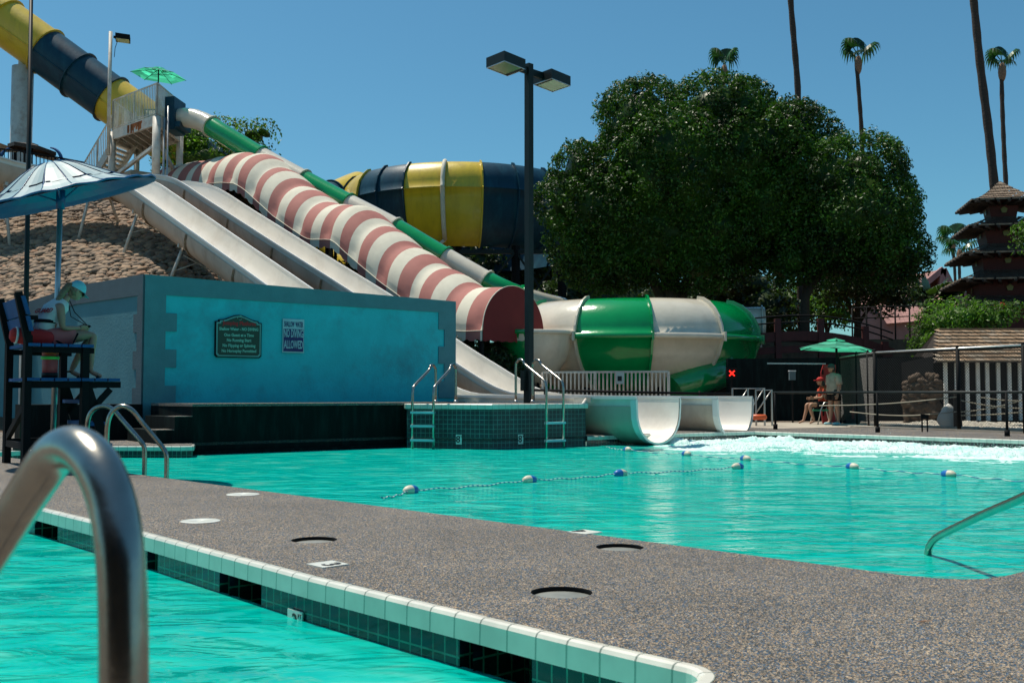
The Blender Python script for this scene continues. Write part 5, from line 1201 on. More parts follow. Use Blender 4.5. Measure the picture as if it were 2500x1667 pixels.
# white boulder, post, ropes
p = at(2316, 1044, 24.9); t = thing('white_boulder', 'pointed white boulder behind the chain-link fence', 'boulder', (p.x, p.y, 0)); bm = bmesh.new(); bmesh.ops.create_icosphere(bm, subdivisions=3, radius=1)
mb = MB()
for v in bm.verts:
    q = v.co.copy(); q.x *= .24*(1-.35*max(0, q.z)); q.y *= .22*(1-.35*max(0, q.z)); q.z = (q.z+.75)*.36; q += V((noise.noise(q*6), noise.noise(q*6+V((5, 0, 0))), 0))*.05; mb.v.append(tuple(q+V((p.x, p.y, .0))))
for f in bm.faces: mb.face([v.index for v in f.verts], 0, None, True)
bm.free(); mb.build('rock', M['signpost'], t)
t = thing('mooring_post', 'thick dark timber post tied with ropes behind the fence', 'post', at(2340, 1050, 24.6)); p = at(2340, 1050, 24.6); mb = MB(); mb.tube([V((p.x, p.y, 0)), V((p.x-.02, p.y, .45)), V((p.x, p.y, .93)), V((p.x, p.y, .97))], [.10, .09, .085, .09], 12); mb.build('timber', M['darkwood'], t)
M['manila'] = mat('pale_rope', (.45, .40, .30), .9)
for i, (a, b, sg) in enumerate((((2000, 990), (2340, 968), .06), ((2075, 1005), (2340, 1004), .10), ((2340, 976), (2500, 997), .04), ((2340, 1006), (2500, 975), .05), ((2340, 1014), (2500, 1005), .02), ((2395, 970), (2520, 978), .03))):
    A_ = at(a[0], a[1], 26.2 if i < 2 else 24.5); B_ = at(b[0], b[1], 24.5); pts = [A_.lerp(B_, k/10)-Z*sg*math.sin(math.pi*k/10) for k in range(11)]; mb = MB(); mb.tube(pts, .014, 5); mb.build('rope_strand', M['manila'], t)
t = thing('low_sign', 'small black sign on two legs at the deck edge before the fence', 'sign', gnd(2258, 1053)); p = gnd(2258, 1054); mb = MB()
for s_ in (-1, 1): mb = MB(); mb.beam(p+V((.06*s_, 0, 0)), p+V((.06*s_, 0, .33)), .025); mb.build('leg', M['black'], t)
mb = MB(); mb.obox(p+Z*.35, V((.085, 0, 0)), V((0, .02, 0)), Z*.05); mb.build('board', M['black'], t)
# dark backdrop wall with rail
t = thing('dark_building', 'long black-brown timber wall under the red bridge', 'building', (7, 32, 0)); mb = MB(); wt = at(2000, 872, 32).z
a = at(1776, 900, 33.4); b = at(2255, 900, 31.6); mb.obox(V(((a.x+b.x)/2, 32.6, wt/2)), V(((b.x-a.x)/2, -.9, 0)), V((0, .12, 0)), Z*wt/2); mb.build('wall', M['blackmat'], t)
mb = MB(); p0, p1 = at(1873, 887, 31.5), at(2016, 888, 31.0); mb.beam(p0, p1, .05, .04); mb.build('rail', M['alu'], t)
p = at(1934, 917, 30.9); t = thing('wall_box', 'blue-grey dispenser box on the dark wall left of the people', 'box', p); mb = MB(); mb.obox(p, V((.09, 0, 0)), V((0, .06, 0)), Z*.13); mb.build('case', M['wallbox'] if 'wallbox' in M else M['trimgrey'], t); mb = MB(); mb.obox(p+Z*.145, V((.10, 0, 0)), V((0, .075, 0)), Z*.015); mb.build('cap', M['whitecloth'], t); mb = MB(); mb.beam(V((p.x, p.y, 0)), p-Z*.1, .04); mb.build('stand', M['black'], t)
# red arched footbridge
t = thing('arched_bridge', 'dark red timber arched footbridge with posts and thin handrails', 'bridge', (11, 36, 0)); by = 36.0
def arc(px, dz=0): x = (px-1960)/200; return at(px, 806+36*x*x*(1.0 if px > 1960 else .55)+dz, by)
for dz, hh in ((14, .34), (46, .24), (78, .3)):
    mb = MB(); px_ = list(range(1760, 2181, 30))
    for a, b in zip(px_, px_[1:]): mb.beam(arc(a, dz), arc(b, dz), .14, hh)
    mb.build('arched_beam', M['redwood'], t)
mb = MB(); 
for a, b in zip(px_, px_[1:]): A_, B_ = arc(a, 22), arc(b, 22); mb.quad(A_, B_, B_+V((0, 1.8, 0)), A_+V((0, 1.8, 0))); mb.quad(A_-Z*1.6, B_-Z*1.6, B_, A_) if False else None
mb.build('walkway', M['darkwood'], t)
for px in (1780, 1898, 2003, 2112, 2160): p = arc(px, -30 if px < 2150 else -8); mb = MB(); mb.beam(V((p.x, p.y-.08, .8)), p, .2); mb.build('post', M['redwood'], t)
for dz in (-20, -36): mb = MB(); mb.tube([arc(a, dz) for a in px_], .028, 6); mb.build('handrail', M['black'], t)
# terrace rails behind
t = thing('terrace_railing', 'thin black railing on the terrace behind the bridge', 'railing', (16, 44, 0))
mb = MB(); a = at(2080, 752, 44); b = at(2290, 744, 44); mb.tube([a, b], .03, 6); mb.tube([a-Z*.45, b-Z*.45], .025, 6); mb.build('rails', M['black'], t)
for k in range(7): p = a.lerp(b, k/6); mb = MB(); mb.tube([V((p.x, p.y, 2.5)), p], .035, 6); mb.build('post', M['black'], t)
mb = MB(); mb.prism([(8, 40), (40, 40), (40, 66), (8, 66)], 0, 3.0, 0, 0); mb.build('terrace', M['terr'] if 'terr' in M else M['soil'], kind='structure')
# ================================================================ pagoda
Pc = V((at(2447, 700, 46).x, 46, 0)); t = thing('pagoda', 'dark red five tier pagoda with shake roofs and log rafters', 'pagoda', Pc)
rot = R(-12)
def sq(r_, z, k): a = rot+math.pi/4+k*math.pi/2; return Pc+V((r_*math.cos(a)*1.414, r_*math.sin(a)*1.414, z))
def yz(y): return at(2447, y, 46).z
tiers = [(506, 545, .66, .50), (560, 608, .93, .73), (624, 680, 1.12, .93), (690, 748, 1.33, 1.15), (752, 830, 1.55, 1.5)]
for i, (y0, y1, rt_, rb) in enumerate(tiers):
    z1_, z0_ = yz(y0-12), yz(y1); mb = MB()
    for k in range(4): mb.quad(sq(rb, z0_, k), sq(rb, z0_, k+1), sq(rt_, z1_, k+1), sq(rt_, z1_, k))
    o = mb.build('body', M['redwood'], t)
    for k in (0, 1, 2, 3):
        a = sq((rt_+rb)/2+.03, (z0_*.35+z1_*.65)-.12, k); b = sq((rt_+rb)/2+.03, (z0_*.35+z1_*.65)-.12, k+1); c = (a+b)/2; d_ = (b-a).normalized(); nrm = (c-Pc); nrm.z = 0; nrm.normalize(); w = MB()
        pts = [c+d_*.155*math.sin(2*math.pi*q/5)+Z*.155*math.cos(2*math.pi*q/5)+nrm*.03 for q in range(5)]; w.face([w.pt(p) for p in pts]); pts2 = [p+nrm*.01+((p-c).normalized())*.05 for p in pts]; w.build('window', M['windowy'], o)
roofs = [(505, 443, 1.55, .0, 1), (567, 535, 1.72, .62, 0), (634, 601, 2.0, .85, 0), (697, 665, 2.2, 1.05, 0), (758, 728, 2.35, 1.3, 0)]
for i, (ye, yt_, re_, rt_, top) in enumerate(roofs):
    ze_, zt_ = yz(ye-6), yz(yt_); mb = MB(); K = 7
    def prof_(f): return re_+(max(rt_, .02)-re_)*f, ze_+(zt_-ze_)*(f**(1.5 if top else 1.15))+.10*(1-f)**4*0
    for k in range(4):
        for q in range(K):
            r0_, z0_ = prof_(q/K); r1_, z1_ = prof_((q+1)/K); a, b, c, d = sq(r0_, z0_+.03, k), sq(r0_, z0_+.03, k+1), sq(r1_, z1_, k+1), sq(r1_, z1_, k)
            l0 = (b-a).length; l1 = (c-d).length; mb.quad(a, b, c, d, 0, ((-l0/2, q*.29), (l0/2, q*.29), (l1/2, q*.29+.29), (-l1/2, q*.29+.29)))
        a, b = sq(re_, ze_-.05, k), sq(re_, ze_-.05, k+1); mb.quad(a, b, sq(re_, ze_+.03, k+1), sq(re_, ze_+.03, k), 0, ((0, 0), (1, 0), (1, .1), (0, .1)))
        mb.quad(sq(re_, ze_-.05, k), sq(re_, ze_-.05, k+1), sq(.3, ze_+.1, k+1), sq(.3, ze_+.1, k), 1)
    o = mb.build('roof', [M['shakedark'], M['darkwood']], t); rf = MB()
    for k in range(4):
        for q in range(7):
            f = (q+.5)/7; e = sq(re_+.07, ze_-.10, k).lerp(sq(re_+.07, ze_-.10, k+1), f); s_ = sq(.5, ze_-.12, k).lerp(sq(.5, ze_-.12, k+1), f); rf.tube([e, s_], .065, 7)
    rf.build('rafters', M['darkwood'], o)
# pink ride building with gables
t = thing('gabled_building', 'pink timber building with steep gables beyond the trees', 'building', (28, 66, 0)); gy = 66
def gable(pxl, pxa, pxr, ya, yb, dy=0):
    a, p, b = at(pxl, yb, gy+dy), at(pxa, ya, gy+dy), at(pxr, yb, gy+dy); bk = V((-1.5, 7, 0)); mb = MB()
    L1 = (p-a).length; mb.quad(a, a+bk, p+bk, p, 0, ((0, 0), (7, 0), (7, L1), (0, L1))); mb.quad(b, p, p+bk, b+bk, 0, ((0, 0), (0, L1), (7, L1), (7, 0))); mb.build('roof', M['pinkroof'], t)
    mb = MB(); mb.beam(a, p, .35, .35); mb.beam(b, p, .35, .35); mb.beam(V(((a.x+b.x)/2, gy+dy, min(a.z, 3))), p, .35); mb.beam(a.lerp(b, .25)+Z*0, a.lerp(p, .62), .25); mb.beam(b.lerp(a, .25), b.lerp(p, .62), .25); mb.beam(a.lerp(b, .12), b.lerp(a, .12)+Z*.1, .22); mb.build('truss', M['pinkwood'], t)
    mb = MB(); mb.tri(a+V((0, 2.5, 0)), b+V((0, 2.5, 0)), p+V((0, 2.5, 0))); mb.build('gable_wall', M['pinkstucco'], t)
gable(2195, 2302, 2345, 657, 745); gable(2300, 2344, 2385, 712, 752, -3)
mb = MB(); a = at(2120, 800, 67); b = at(2420, 800, 67); mb.quad(V((a.x, 68.5, 0)), V((b.x, 68.5, 0)), V((b.x, 68.5, at(2300, 745, 68.5).z)), V((a.x, 68.5, at(2300, 745, 68.5).z))); mb.build('wall', M['pinkstucco'], t)
t = thing('pink_roofed_hut', 'low pink roofed hut between the dark trees and the gables', 'building', (22, 58, 0)); mb = MB(); a, b, c, d = at(2165, 790, 56), at(2262, 782, 56), at(2240, 742, 60), at(2130, 735, 60); mb.quad(a, b, c, d, 0, ((0, 0), (3, 0), (3, 2), (0, 2))); mb.build('roof', M['pinkroof'], t); mb = MB(); mb.quad(V((a.x, 56.3, 2)), V((b.x, 56.3, 2)), b+V((0, .3, 0)), a+V((0, .3, 0))); mb.build('wall', M['pinkstucco'], t)
# distant orange play house behind the bowl
t = thing('play_house', 'orange and white play structure glimpsed behind the bowl slide', 'play structure', at(1690, 730, 60)); a = at(1640, 735, 60); b = at(1735, 735, 60); mb = MB(); mb.quad(V((a.x, 60, 3)), V((b.x, 60, 3)), V((b.x, 60, at(1700, 702, 60).z)), V((a.x, 60, at(1700, 702, 60).z))); mb.build('wall', M['orangewall'] if 'orangewall' in M else M['yellow'], t)
mb = MB(); c = at(1678, 735, 59.6); mb.lathe(c, [(0.01, .1), (.5, .05), (.6, -.2), (.6, -1)], 20, M=Matrix.Rotation(R(90), 3, 'X')); mb.build('arch', M['whitecloth'], t)
for px in (1665, 1694, 1600): p = at(px, 735, 58); mb = MB(); mb.beam(V((p.x, 58, 2)), V((p.x, 58, at(px, 690, 58).z)), .3); mb.build('post', M['darkwood'], t)
# ================================================================ umbrella over the people
c = at(2040, 856, 28.6); um = thing('patio_umbrella', 'pale teal umbrella shading the two people by the fence', 'umbrella', (c.x, c.y, 0), 'green patio umbrellas')
top = pyr_umbrella(um, c+Z*.02, 1.10, .30, 6, M['teal'], M['black'], Matrix.Rotation(R(2.5), 3, 'Y'), a0=.22); mb = MB(); mb.tube([V((c.x+.03, c.y, 0)), V((c.x+.03, c.y, top.z))], .028, 8); mb.build('pole', M['black'], um)
# unseen dark shelter added behind the camera: darkens rail reflections, blocks sky fill
mb = MB(); mb.obox(V((-1, -7.5, 2.0)), V((12, 0, 0)), V((0, .1, 0)), Z*2.0); mb.obox(V((-1, -5.4, 3.9)), V((12, 0, 0)), V((0, 2.4, 0)), Z*.1)
for x in (-12, -6, 0, 6, 11): mb.obox(V((x, -3.2, 1.9)), V((.12, 0, 0)), V((0, .12, 0)), Z*1.9)
mb.build('added_dark_blocker', M['darkwood'], kind='structure')
# ================================================================ foliage
def leaf_arrays(C, Rad, per, size, up=.35, jit=.9, shell=.35, asp=.5):
    C = np.asarray(C, float); Rad = np.asarray(Rad, float); n = len(C)*per
    d = rng.standard_normal((n, 3)); d[:, 2] += up; d /= np.linalg.norm(d, axis=1)[:, None]
    ci = np.repeat(np.arange(len(C)), per); rr = Rad[ci]
    if rr.ndim == 1: rr = rr[:, None]
    pos = C[ci]+d*rr*(1-shell*rng.random((n, 1))**1.0)
    nm = d*.8+rng.standard_normal((n, 3))*jit*.6; nm[:, 2] += .3; nm /= np.linalg.norm(nm, axis=1)[:, None]
    a = np.cross(nm, rng.standard_normal((n, 3))); a /= np.linalg.norm(a, axis=1)[:, None]; b = np.cross(nm, a)
    s_ = size*(.6+.8*rng.random((n, 1)))
    v = np.stack([pos-a*s_, pos+b*s_*asp, pos+a*s_, pos-b*s_*asp+nm*s_*.25], 1).reshape(-1, 3)
    f = np.arange(n*4).reshape(-1, 4); return v, f
def inside(p, E, k=1.0):
    for c, r in E:
        q = (p-c)/(r*k)
        if q @ q < 1: return True
    return False
def crown(E, spacing, cr, per, size, leaf, par, core=.84, name='crown', lobes=0, rear=1.0):
    E = [(np.array(c, float), np.array(r, float)) for c, r in E]; pts = []; E0 = list(E)
    if lobes:
        L_ = []; tot = sum(r[0]*r[2] for c, r in E)
        for i, (c, r) in enumerate(E0):
            n = int(lobes*r[0]*r[2]/tot)+1
            for k in range(n):
                zz = 1-2*(k+.5)/n; ph = k*2.39996+rng.random(); d = np.array([math.sqrt(1-zz*zz)*math.cos(ph), math.sqrt(1-zz*zz)*math.sin(ph), zz])
                if d[1] > .3: continue
                p_ = c+d*(r-.9)*.95
                if inside(p_, [e for j, e in enumerate(E0) if j != i], .80): continue
                q = .75+.75*rng.random(); L_.append((p_, np.array([q*1.1, q, q*.85])))
        E = [(c, r*.90) for c, r in E0]+L_
    for i, (c, r) in enumerate(E):
        area = 4*math.pi*(((r[0]*r[1])**1.6+(r[0]*r[2])**1.6+(r[1]*r[2])**1.6)/3)**(1/1.6); n = int(area/spacing**2)
        for k in range(n):
            zz = 1-2*(k+.5)/n; ph = k*2.39996+rng.random()*.6; d = np.array([math.sqrt(1-zz*zz)*math.cos(ph), math.sqrt(1-zz*zz)*math.sin(ph), zz])
            p = c+d*r; others = [e for j, e in enumerate(E) if j != i]
            if inside(p, others, .93): continue
            if d[1] > .35 and rng.random() > rear: continue
            lump = 1+.07*noise.noise(V(p*.35))+.05*noise.noise(V(p*.9)); pts.append(c+d*r*lump)
    pts = np.array(pts); rad = cr*(.65+.7*rng.random(len(pts)))
    v, f = leaf_arrays(pts, rad, per, size)
    o = np_mesh(name, v, f, leaf, par)
    if core:
        mb = MB()
        for c, r in E0:
            base = len(mb.v); mb.ell(c, r*core, 22, 14)
            for q in range(base, len(mb.v)):
                w = V(mb.v[q]); k = 1+.10*noise.noise(w*.8); mb.v[q] = tuple(V(c)+(w-V(c))*k)
        mb.build('inner_foliage', leaf, o)
    return o
def E_px(lst, Y, dy=.8, k=1.0):
    out = []
    for x, y, rx, ry in lst:
        rx *= k; ry *= k
        c = at(x, y, Y); s_ = Y/F0; out.append(((c.x, Y, c.z), (rx*s_, min(rx, ry)*s_*1.0*dy+1.0, ry*s_)))
    return out
def tree(name, lab, cat_, Y, ell, trunk, leaf, spacing, cr, per, size, tr=.35, core=.84, limbs=4, grp=None, rear=.35, lobes=0):
    p = at(trunk, 900, Y); g = max(hill(p.x, Y), 3.0 if (Y > 40 and p.x > 8) else 0); t = thing(name, lab, cat_, (p.x, Y, g), grp)
    E = E_px(ell, Y, k=.93 if lobes else 1.0); crown(E, spacing, cr, per, size, leaf, t, core, rear=rear, lobes=lobes)
    mb = MB(); top = V(E[0][0]); mb.tube([V((p.x, Y, g-.3)), V((p.x+.05, Y, g+(top.z-g)*.35)), V(((p.x*.5+top.x*.5), Y, g+(top.z-g)*.7)), top], [tr, tr*.8, tr*.6, tr*.3], 10)
    for k in range(min(limbs, len(E))):
        c = V(E[k][0]); mb.tube([V((p.x, Y, g+(top.z-g)*(.30+.05*k))), (V((p.x, Y, g+(top.z-g)*.55))+c)/2, c], [tr*.5, tr*.35, tr*.15], 7)
    mb.build('trunk', M['bark'], t); return t
tree('ficus_tree', 'huge dark round ficus tree filling the middle right of the sky', 'tree', 42,
     [(1640, 440, 225, 220), (1790, 410, 200, 180), (1480, 520, 130, 185), (1560, 300, 95, 105), (1765, 275, 135, 84), (1925, 335, 88, 88), (1420, 605, 75, 110), (1690, 570, 290, 150), (1860, 520, 160, 150), (1412, 425, 48, 85), (1500, 640, 130, 80), (1385, 500, 50, 90)],
     1640, M['ficus'], .52, .36, 85, .068, .5, .76, rear=.3, lobes=230)
tree('ficus_tree', 'smaller dark ficus tree joined to the right flank of the huge one', 'tree', 40.5,
     [(2075, 535, 155, 155), (2010, 450, 100, 95), (2140, 610, 100, 100), (2010, 610, 140, 95), (2100, 425, 75, 72), (2180, 550, 58, 100), (1925, 640, 60, 60), (2205, 640, 45, 50)],
     1965, M['ficus'], .52, .36, 85, .067, .22, .76, rear=.3, lobes=110)
tree('shade_tree', 'slim dark tree hanging low between the bridge and the gabled building', 'tree', 47,
     [(2095, 700, 60, 38), (2170, 715, 50, 40), (2040, 690, 45, 30)], 2093, M['dim'], .6, .5, 60, .10, .2, .7, 3)
for i, (lab, Y, el_, tx) in enumerate((
    ('sunlit pale green tree seen low between the dark trunks', 62, [(1925, 735, 40, 42), (1960, 765, 50, 30), (1900, 770, 35, 30)], 1930),
    ('yellow-green sunlit tree right of the thick dark trunk', 60, [(2010, 735, 38, 35), (2050, 715, 30, 28), (2035, 765, 50, 24)], 2020))):
    tree('leafy_tree', lab, 'tree', Y, el_, tx, M['bright'], .75, .6, 60, .11, .15, .6, 2)
tree('leafy_tree', 'feathery light green tree behind the slide tower', 'tree', 48.5, [(500, 400, 105, 60), (470, 345, 60, 45), (560, 345, 50, 34), (620, 333, 34, 20), (645, 325, 20, 12), (590, 395, 60, 50), (535, 318, 26, 14)], 500, M['bright'], .75, .55, 42, .085, .16, .62, 6)
for lab, Y, el_, tx, lf in (
    ('dark tree mass under the raised navy and yellow bowl', 64, [(1180, 690, 170, 110), (1330, 680, 140, 100), (1060, 720, 120, 80)], 1190, 'dim'),
    ('dark tree mass behind the ficus and the bowl slide', 54, [(1480, 760, 170, 90), (1650, 830, 160, 60), (1760, 735, 95, 95)], 1600, 'dim'),
    ('dark tree above the bridge left of the sunlit trees', 52, [(1850, 770, 80, 80), (1800, 700, 90, 50)], 1830, 'dim')):
    tree('background_tree', lab, 'tree', Y, el_, tx, M[lf], .95, .75, 60, .13, .3, .86, 2, 'dark trees standing behind the slides', rear=.1)
def shrub(lab, Y, el_, leaf, spacing=.45, cr=.34, per=60, size=.055, core=.75, g=0):
    E = E_px(el_, Y, .5); p = E[0][0]; t = thing('shrub', lab, 'shrub', (p[0], Y, g)); crown(E, spacing, cr, per, size, leaf, t, core, 'foliage', rear=.3)
    mb = MB(); mb.tube([V((p[0], Y, g-.1)), V(p)], .06, 6); mb.build('stem', M['bark'], t); return t
shrub('bright green hedge bush draping above the shingled shed', 34.5, [(2330, 775, 60, 32), (2400, 778, 45, 26), (2285, 790, 36, 34), (2440, 765, 24, 12), (2262, 835, 22, 30)], M['bright'], g=2)
shrub('dark oleander bush beside the white flume under the awning end', 33.6, [(1140, 868, 55, 36), (1200, 888, 46, 36), (1105, 850, 34, 24), (1235, 915, 36, 30)], M['dim'], .35, .26, 60, .06)
shrub('sunlit bush between the white flume and the striped awning', 44, [(625, 500, 45, 30), (585, 480, 35, 18), (665, 540, 30, 20)], M['bright'], .55, .4, 50, .08, g=5)
shrub('small bush low under the awning near the wall top', 40, [(845, 680, 40, 26), (800, 655, 22, 14), (890, 720, 40, 26)], M['dim'], .4, .3, 50, .06, g=0)
shrub('leafy spray entering at the right edge beside the pagoda', 36, [(2506, 565, 20, 16), (2540, 592, 40, 30)], M['bright'], .4, .25, 40, .06, .5, g=3)
t = thing('flower_cluster', 'bright red bougainvillea flowers at the pagoda foot', 'flowers', at(2448, 746, 37.6)); c = at(2448, 745, 37.6); v, f = leaf_arrays([tuple(c), tuple(c+V((-.25, 0, -.06)))], [.13, .07], 60, .04); np_mesh('petals', v, f, M['redcloth'], t)
# palms
def fan(mb, c, d, r, droop=.5, nseg=16):
    d = V(d).normalized(); s_ = d.cross(Z); s_ = s_.normalized() if s_.length > .05 else V((1, 0, 0)); s_ = (s_*math.cos(.5)+V((0, 1, 0))*math.sin(.5)).normalized(); p0 = c+d*r*.42
    mb.beam(c, p0, .05)
    for k in range(nseg):
        a = (k/(nseg-1)-.5)*R(215); e = d*math.cos(a)+s_*math.sin(a); L_ = r*(.62+.1*math.cos(a)); w = s_.cross(d)*0+(e.cross(s_.cross(d))).normalized()*r*.055
        q1 = p0+e*L_*.55; q2 = p0+e*L_*.82-Z*r*.22*droop; q3 = p0+e*L_*.98-Z*r*.6*droop
        mb.quad(p0, q1-w, q1+w, p0); mb.quad(q1-w, q2-w*.8, q2+w*.8, q1+w); mb.quad(q2-w*.8, q3, q3, q2+w*.8)
def palm(lab, Y, trunk, crown_, r0, r1, fr=1.1, fans=((-.55, .8), (.0, 1.), (.75, .6), (.3, .85), (-.3, .5), (.55, .15)), grp='slender fan palms'):
    pts = [at(x, y, Y) for x, y in trunk]; base = V((pts[-1].x+ (pts[-1].x-pts[-2].x)*.2, Y, 0)); t = thing('fan_palm', lab, 'palm tree', base, grp)
    pts = pts+[base]; N_ = len(pts); mb = MB(); pp = resample(catmull(pts, 6), .5); mb.tube(pp, [r1+(r0-r1)*(i/len(pp))+.012*math.sin(i*2.1) for i in range(len(pp))], 9); mb.build('trunk', M['palmtrunk'], t)
    if crown_:
        c = at(crown_[0], crown_[1], Y); mb = MB(); mb.ell(c-Z*.75, (r1*1.9, r1*1.9, .75), 10, 8); mb.build('bark_skirt', M['rustbark'] if 'rustbark' in M else M['rust'], t)
        mb = MB()
        for i, (a, b) in enumerate(fans): fan(mb, c, (a, (-.35, .3, -.1, .45, .35, -.3)[i % 6], b), fr*(1 if i < 3 else .75), .8)
        mb.build('crown', M['palmleaf'], t)
    return t
palm('palm crown peeking over the top of the huge ficus', 74, [(1767, 172), (1766, 260), (1765, 500)], (1768, 158), .19, .15, 1.75, ((-.7, .9), (.22, 1.0), (.6, .9), (-.2, .6), (.1, .5)))
palm('tall bare palm trunk left of the sky gap, crown above the picture', 52, [(1921, -160), (1930, 0), (1939, 110), (1948, 230), (1950, 420)], None, .2, .14)
palm('middle palm with one frond drooping right over the ficus', 76, [(2091, 155), (2097, 230), (2104, 340), (2106, 520)], (2095, 135), .2, .15, 1.9, ((-.75, .9), (.05, 1.), (1.0, .75), (.5, .5), (-.35, .35)))
palm('thickest palm trunk leaning beside the pagoda roof, crown above the picture', 50, [(2360, -160), (2377, 0), (2392, 150), (2411, 300), (2426, 440), (2440, 600)], None, .26, .17)
palm('right palm with small round crown above the pagoda', 74, [(2445, 168), (2447, 260), (2452, 380), (2456, 455), (2460, 600)], (2446, 152), .2, .15, 1.65, ((-.8, .75), (.05, 1.), (.85, .8), (.5, .3), (-.3, .3)))
palm('taller of two small distant palms left of the pagoda', 120, [(2327, 592), (2329, 640), (2332, 690)], (2327, 582), .2, .16, 2.6, ((-.9, .9), (.4, 1.), (1, .3), (-.7, .2), (.1, .6)))
palm('shorter of two small distant palms left of the pagoda', 112, [(2341, 620), (2342, 650), (2343, 690)], (2342, 608), .2, .16, 2.3, ((-.9, .7), (.2, 1.), (1, .6), (-.9, .1), (.8, .1)))
c = at(2268, 735, 50); t = thing('fan_palm', 'low bushy fan palm in front of the pink gables', 'palm tree', (c.x, 50, 3)); mb = MB()
for k in range(22): a = rng.random()*math.pi*1.2-.3; fan(mb, c, (math.cos(a), rng.normal()*.3, math.sin(a)), 1.15+.5*rng.random(), .25)
mb.build('crown', M['dim'], t); mb = MB(); mb.tube([V((c.x, 50, 2.5)), c], .28, 8); mb.build('trunk', M['palmtrunk'], t)
# ================================================================ people
def skin_mesh(joints, bones, radii, sub=2):
    me = bpy.data.meshes.new('tmp'); names = list(joints); me.from_pydata([tuple(joints[n]) for n in names], [(names.index(a), names.index(b)) for a, b in bones], [])
    o = bpy.data.objects.new('tmp', me); COL.objects.link(o); sk = o.modifiers.new('s', 'SKIN'); sk.use_smooth_shade = True; me.skin_vertices[0].data[0].use_root = True
    for i, n in enumerate(names):
        r = radii[n]; me.skin_vertices[0].data[i].radius = (r, r) if not isinstance(r, tuple) else r
    sb = o.modifiers.new('u', 'SUBSURF'); sb.levels = sub; sb.render_levels = sub
    bpy.context.view_layer.update(); dg = bpy.context.evaluated_depsgraph_get(); m2 = bpy.data.meshes.new_from_object(o.evaluated_get(dg)); bpy.data.objects.remove(o)
    V_ = [tuple(v.co) for v in m2.vertices]; F_ = [tuple(p.vertices) for p in m2.polygons]; bpy.data.meshes.remove(m2); return V_, F_
def add_raw(mb, V_, F_, m=0):
    b = len(mb.v); mb.v += V_
    for f in F_: mb.face([b+k for k in f], m, None, True)
def head(mb, c, f, r=.105):
    f = V(f).normalized(); s_ = f.cross(Z).normalized(); u = s_.cross(f); rot = Matrix((s_, f, u)).transposed()
    mb.ell(c, (r*.72, r*.92, r*1.08), 20, 14, rot=rot); mb.ell(c+f*r*.25-u*r*.55, (r*.5, r*.6, r*.5), 14, 10, rot=rot)
    mb.ell(c+f*r*.95-u*r*.12, (r*.11, r*.2, r*.2), 8, 6, rot=rot)
    for s in (-1, 1): mb.ell(c+s_*s*r*.72-u*r*.1, (r*.10, r*.17, r*.28), 8, 6, rot=rot)
    mb.ell(c+f*r*.86-u*r*.52, (r*.26, r*.1, r*.07), 8, 5, rot=rot); return f, s_, u
def hand(mb, w, d, palm_n, curl=.9, s=1.0):
    d = V(d).normalized(); n_ = V(palm_n).normalized(); a = d.cross(n_).normalized()
    mb.obox(w+d*.045*s, d*.045*s, a*.038*s, n_*.014*s)
    for k, (L_, o) in enumerate(((.065, -.030), (.075, -.010), (.070, .010), (.055, .030))):
        p = w+d*.085*s+a*o*s; pts = [p-d*.02*s, p+d*L_*.4*s, p+d*(L_*.7)*s+n_*L_*.35*curl*s, p+d*(L_*.7)*s+n_*L_*.75*curl*s]; mb.tube(pts, [.0095*s, .009*s, .0085*s, .007*s], 6)
    p = w+d*.03*s-a*.035*s; mb.tube([p, p+d*.03*s-a*.02*s, p+d*.05*s-a*.015*s+n_*.03*s], [.011*s, .0105*s, .008*s], 6)
def ring_sweep(mb, rings, n=18, m=0):   # rings: (center, sidevec, depthvec)
    base = len(mb.v)
    for c, a, b in rings:
        for k in range(n): t_ = 2*math.pi*k/n; mb.v.append(tuple(c+a*math.cos(t_)+b*math.sin(t_)))
    for i in range(len(rings)-1):
        for k in range(n): mb.face((base+i*n+k, base+i*n+(k+1) % n, base+(i+1)*n+(k+1) % n, base+(i+1)*n+k), m, None, True)
    mb.face([base+k for k in range(n)][::-1], m); mb.face([base+(len(rings)-1)*n+k for k in range(n)], m)
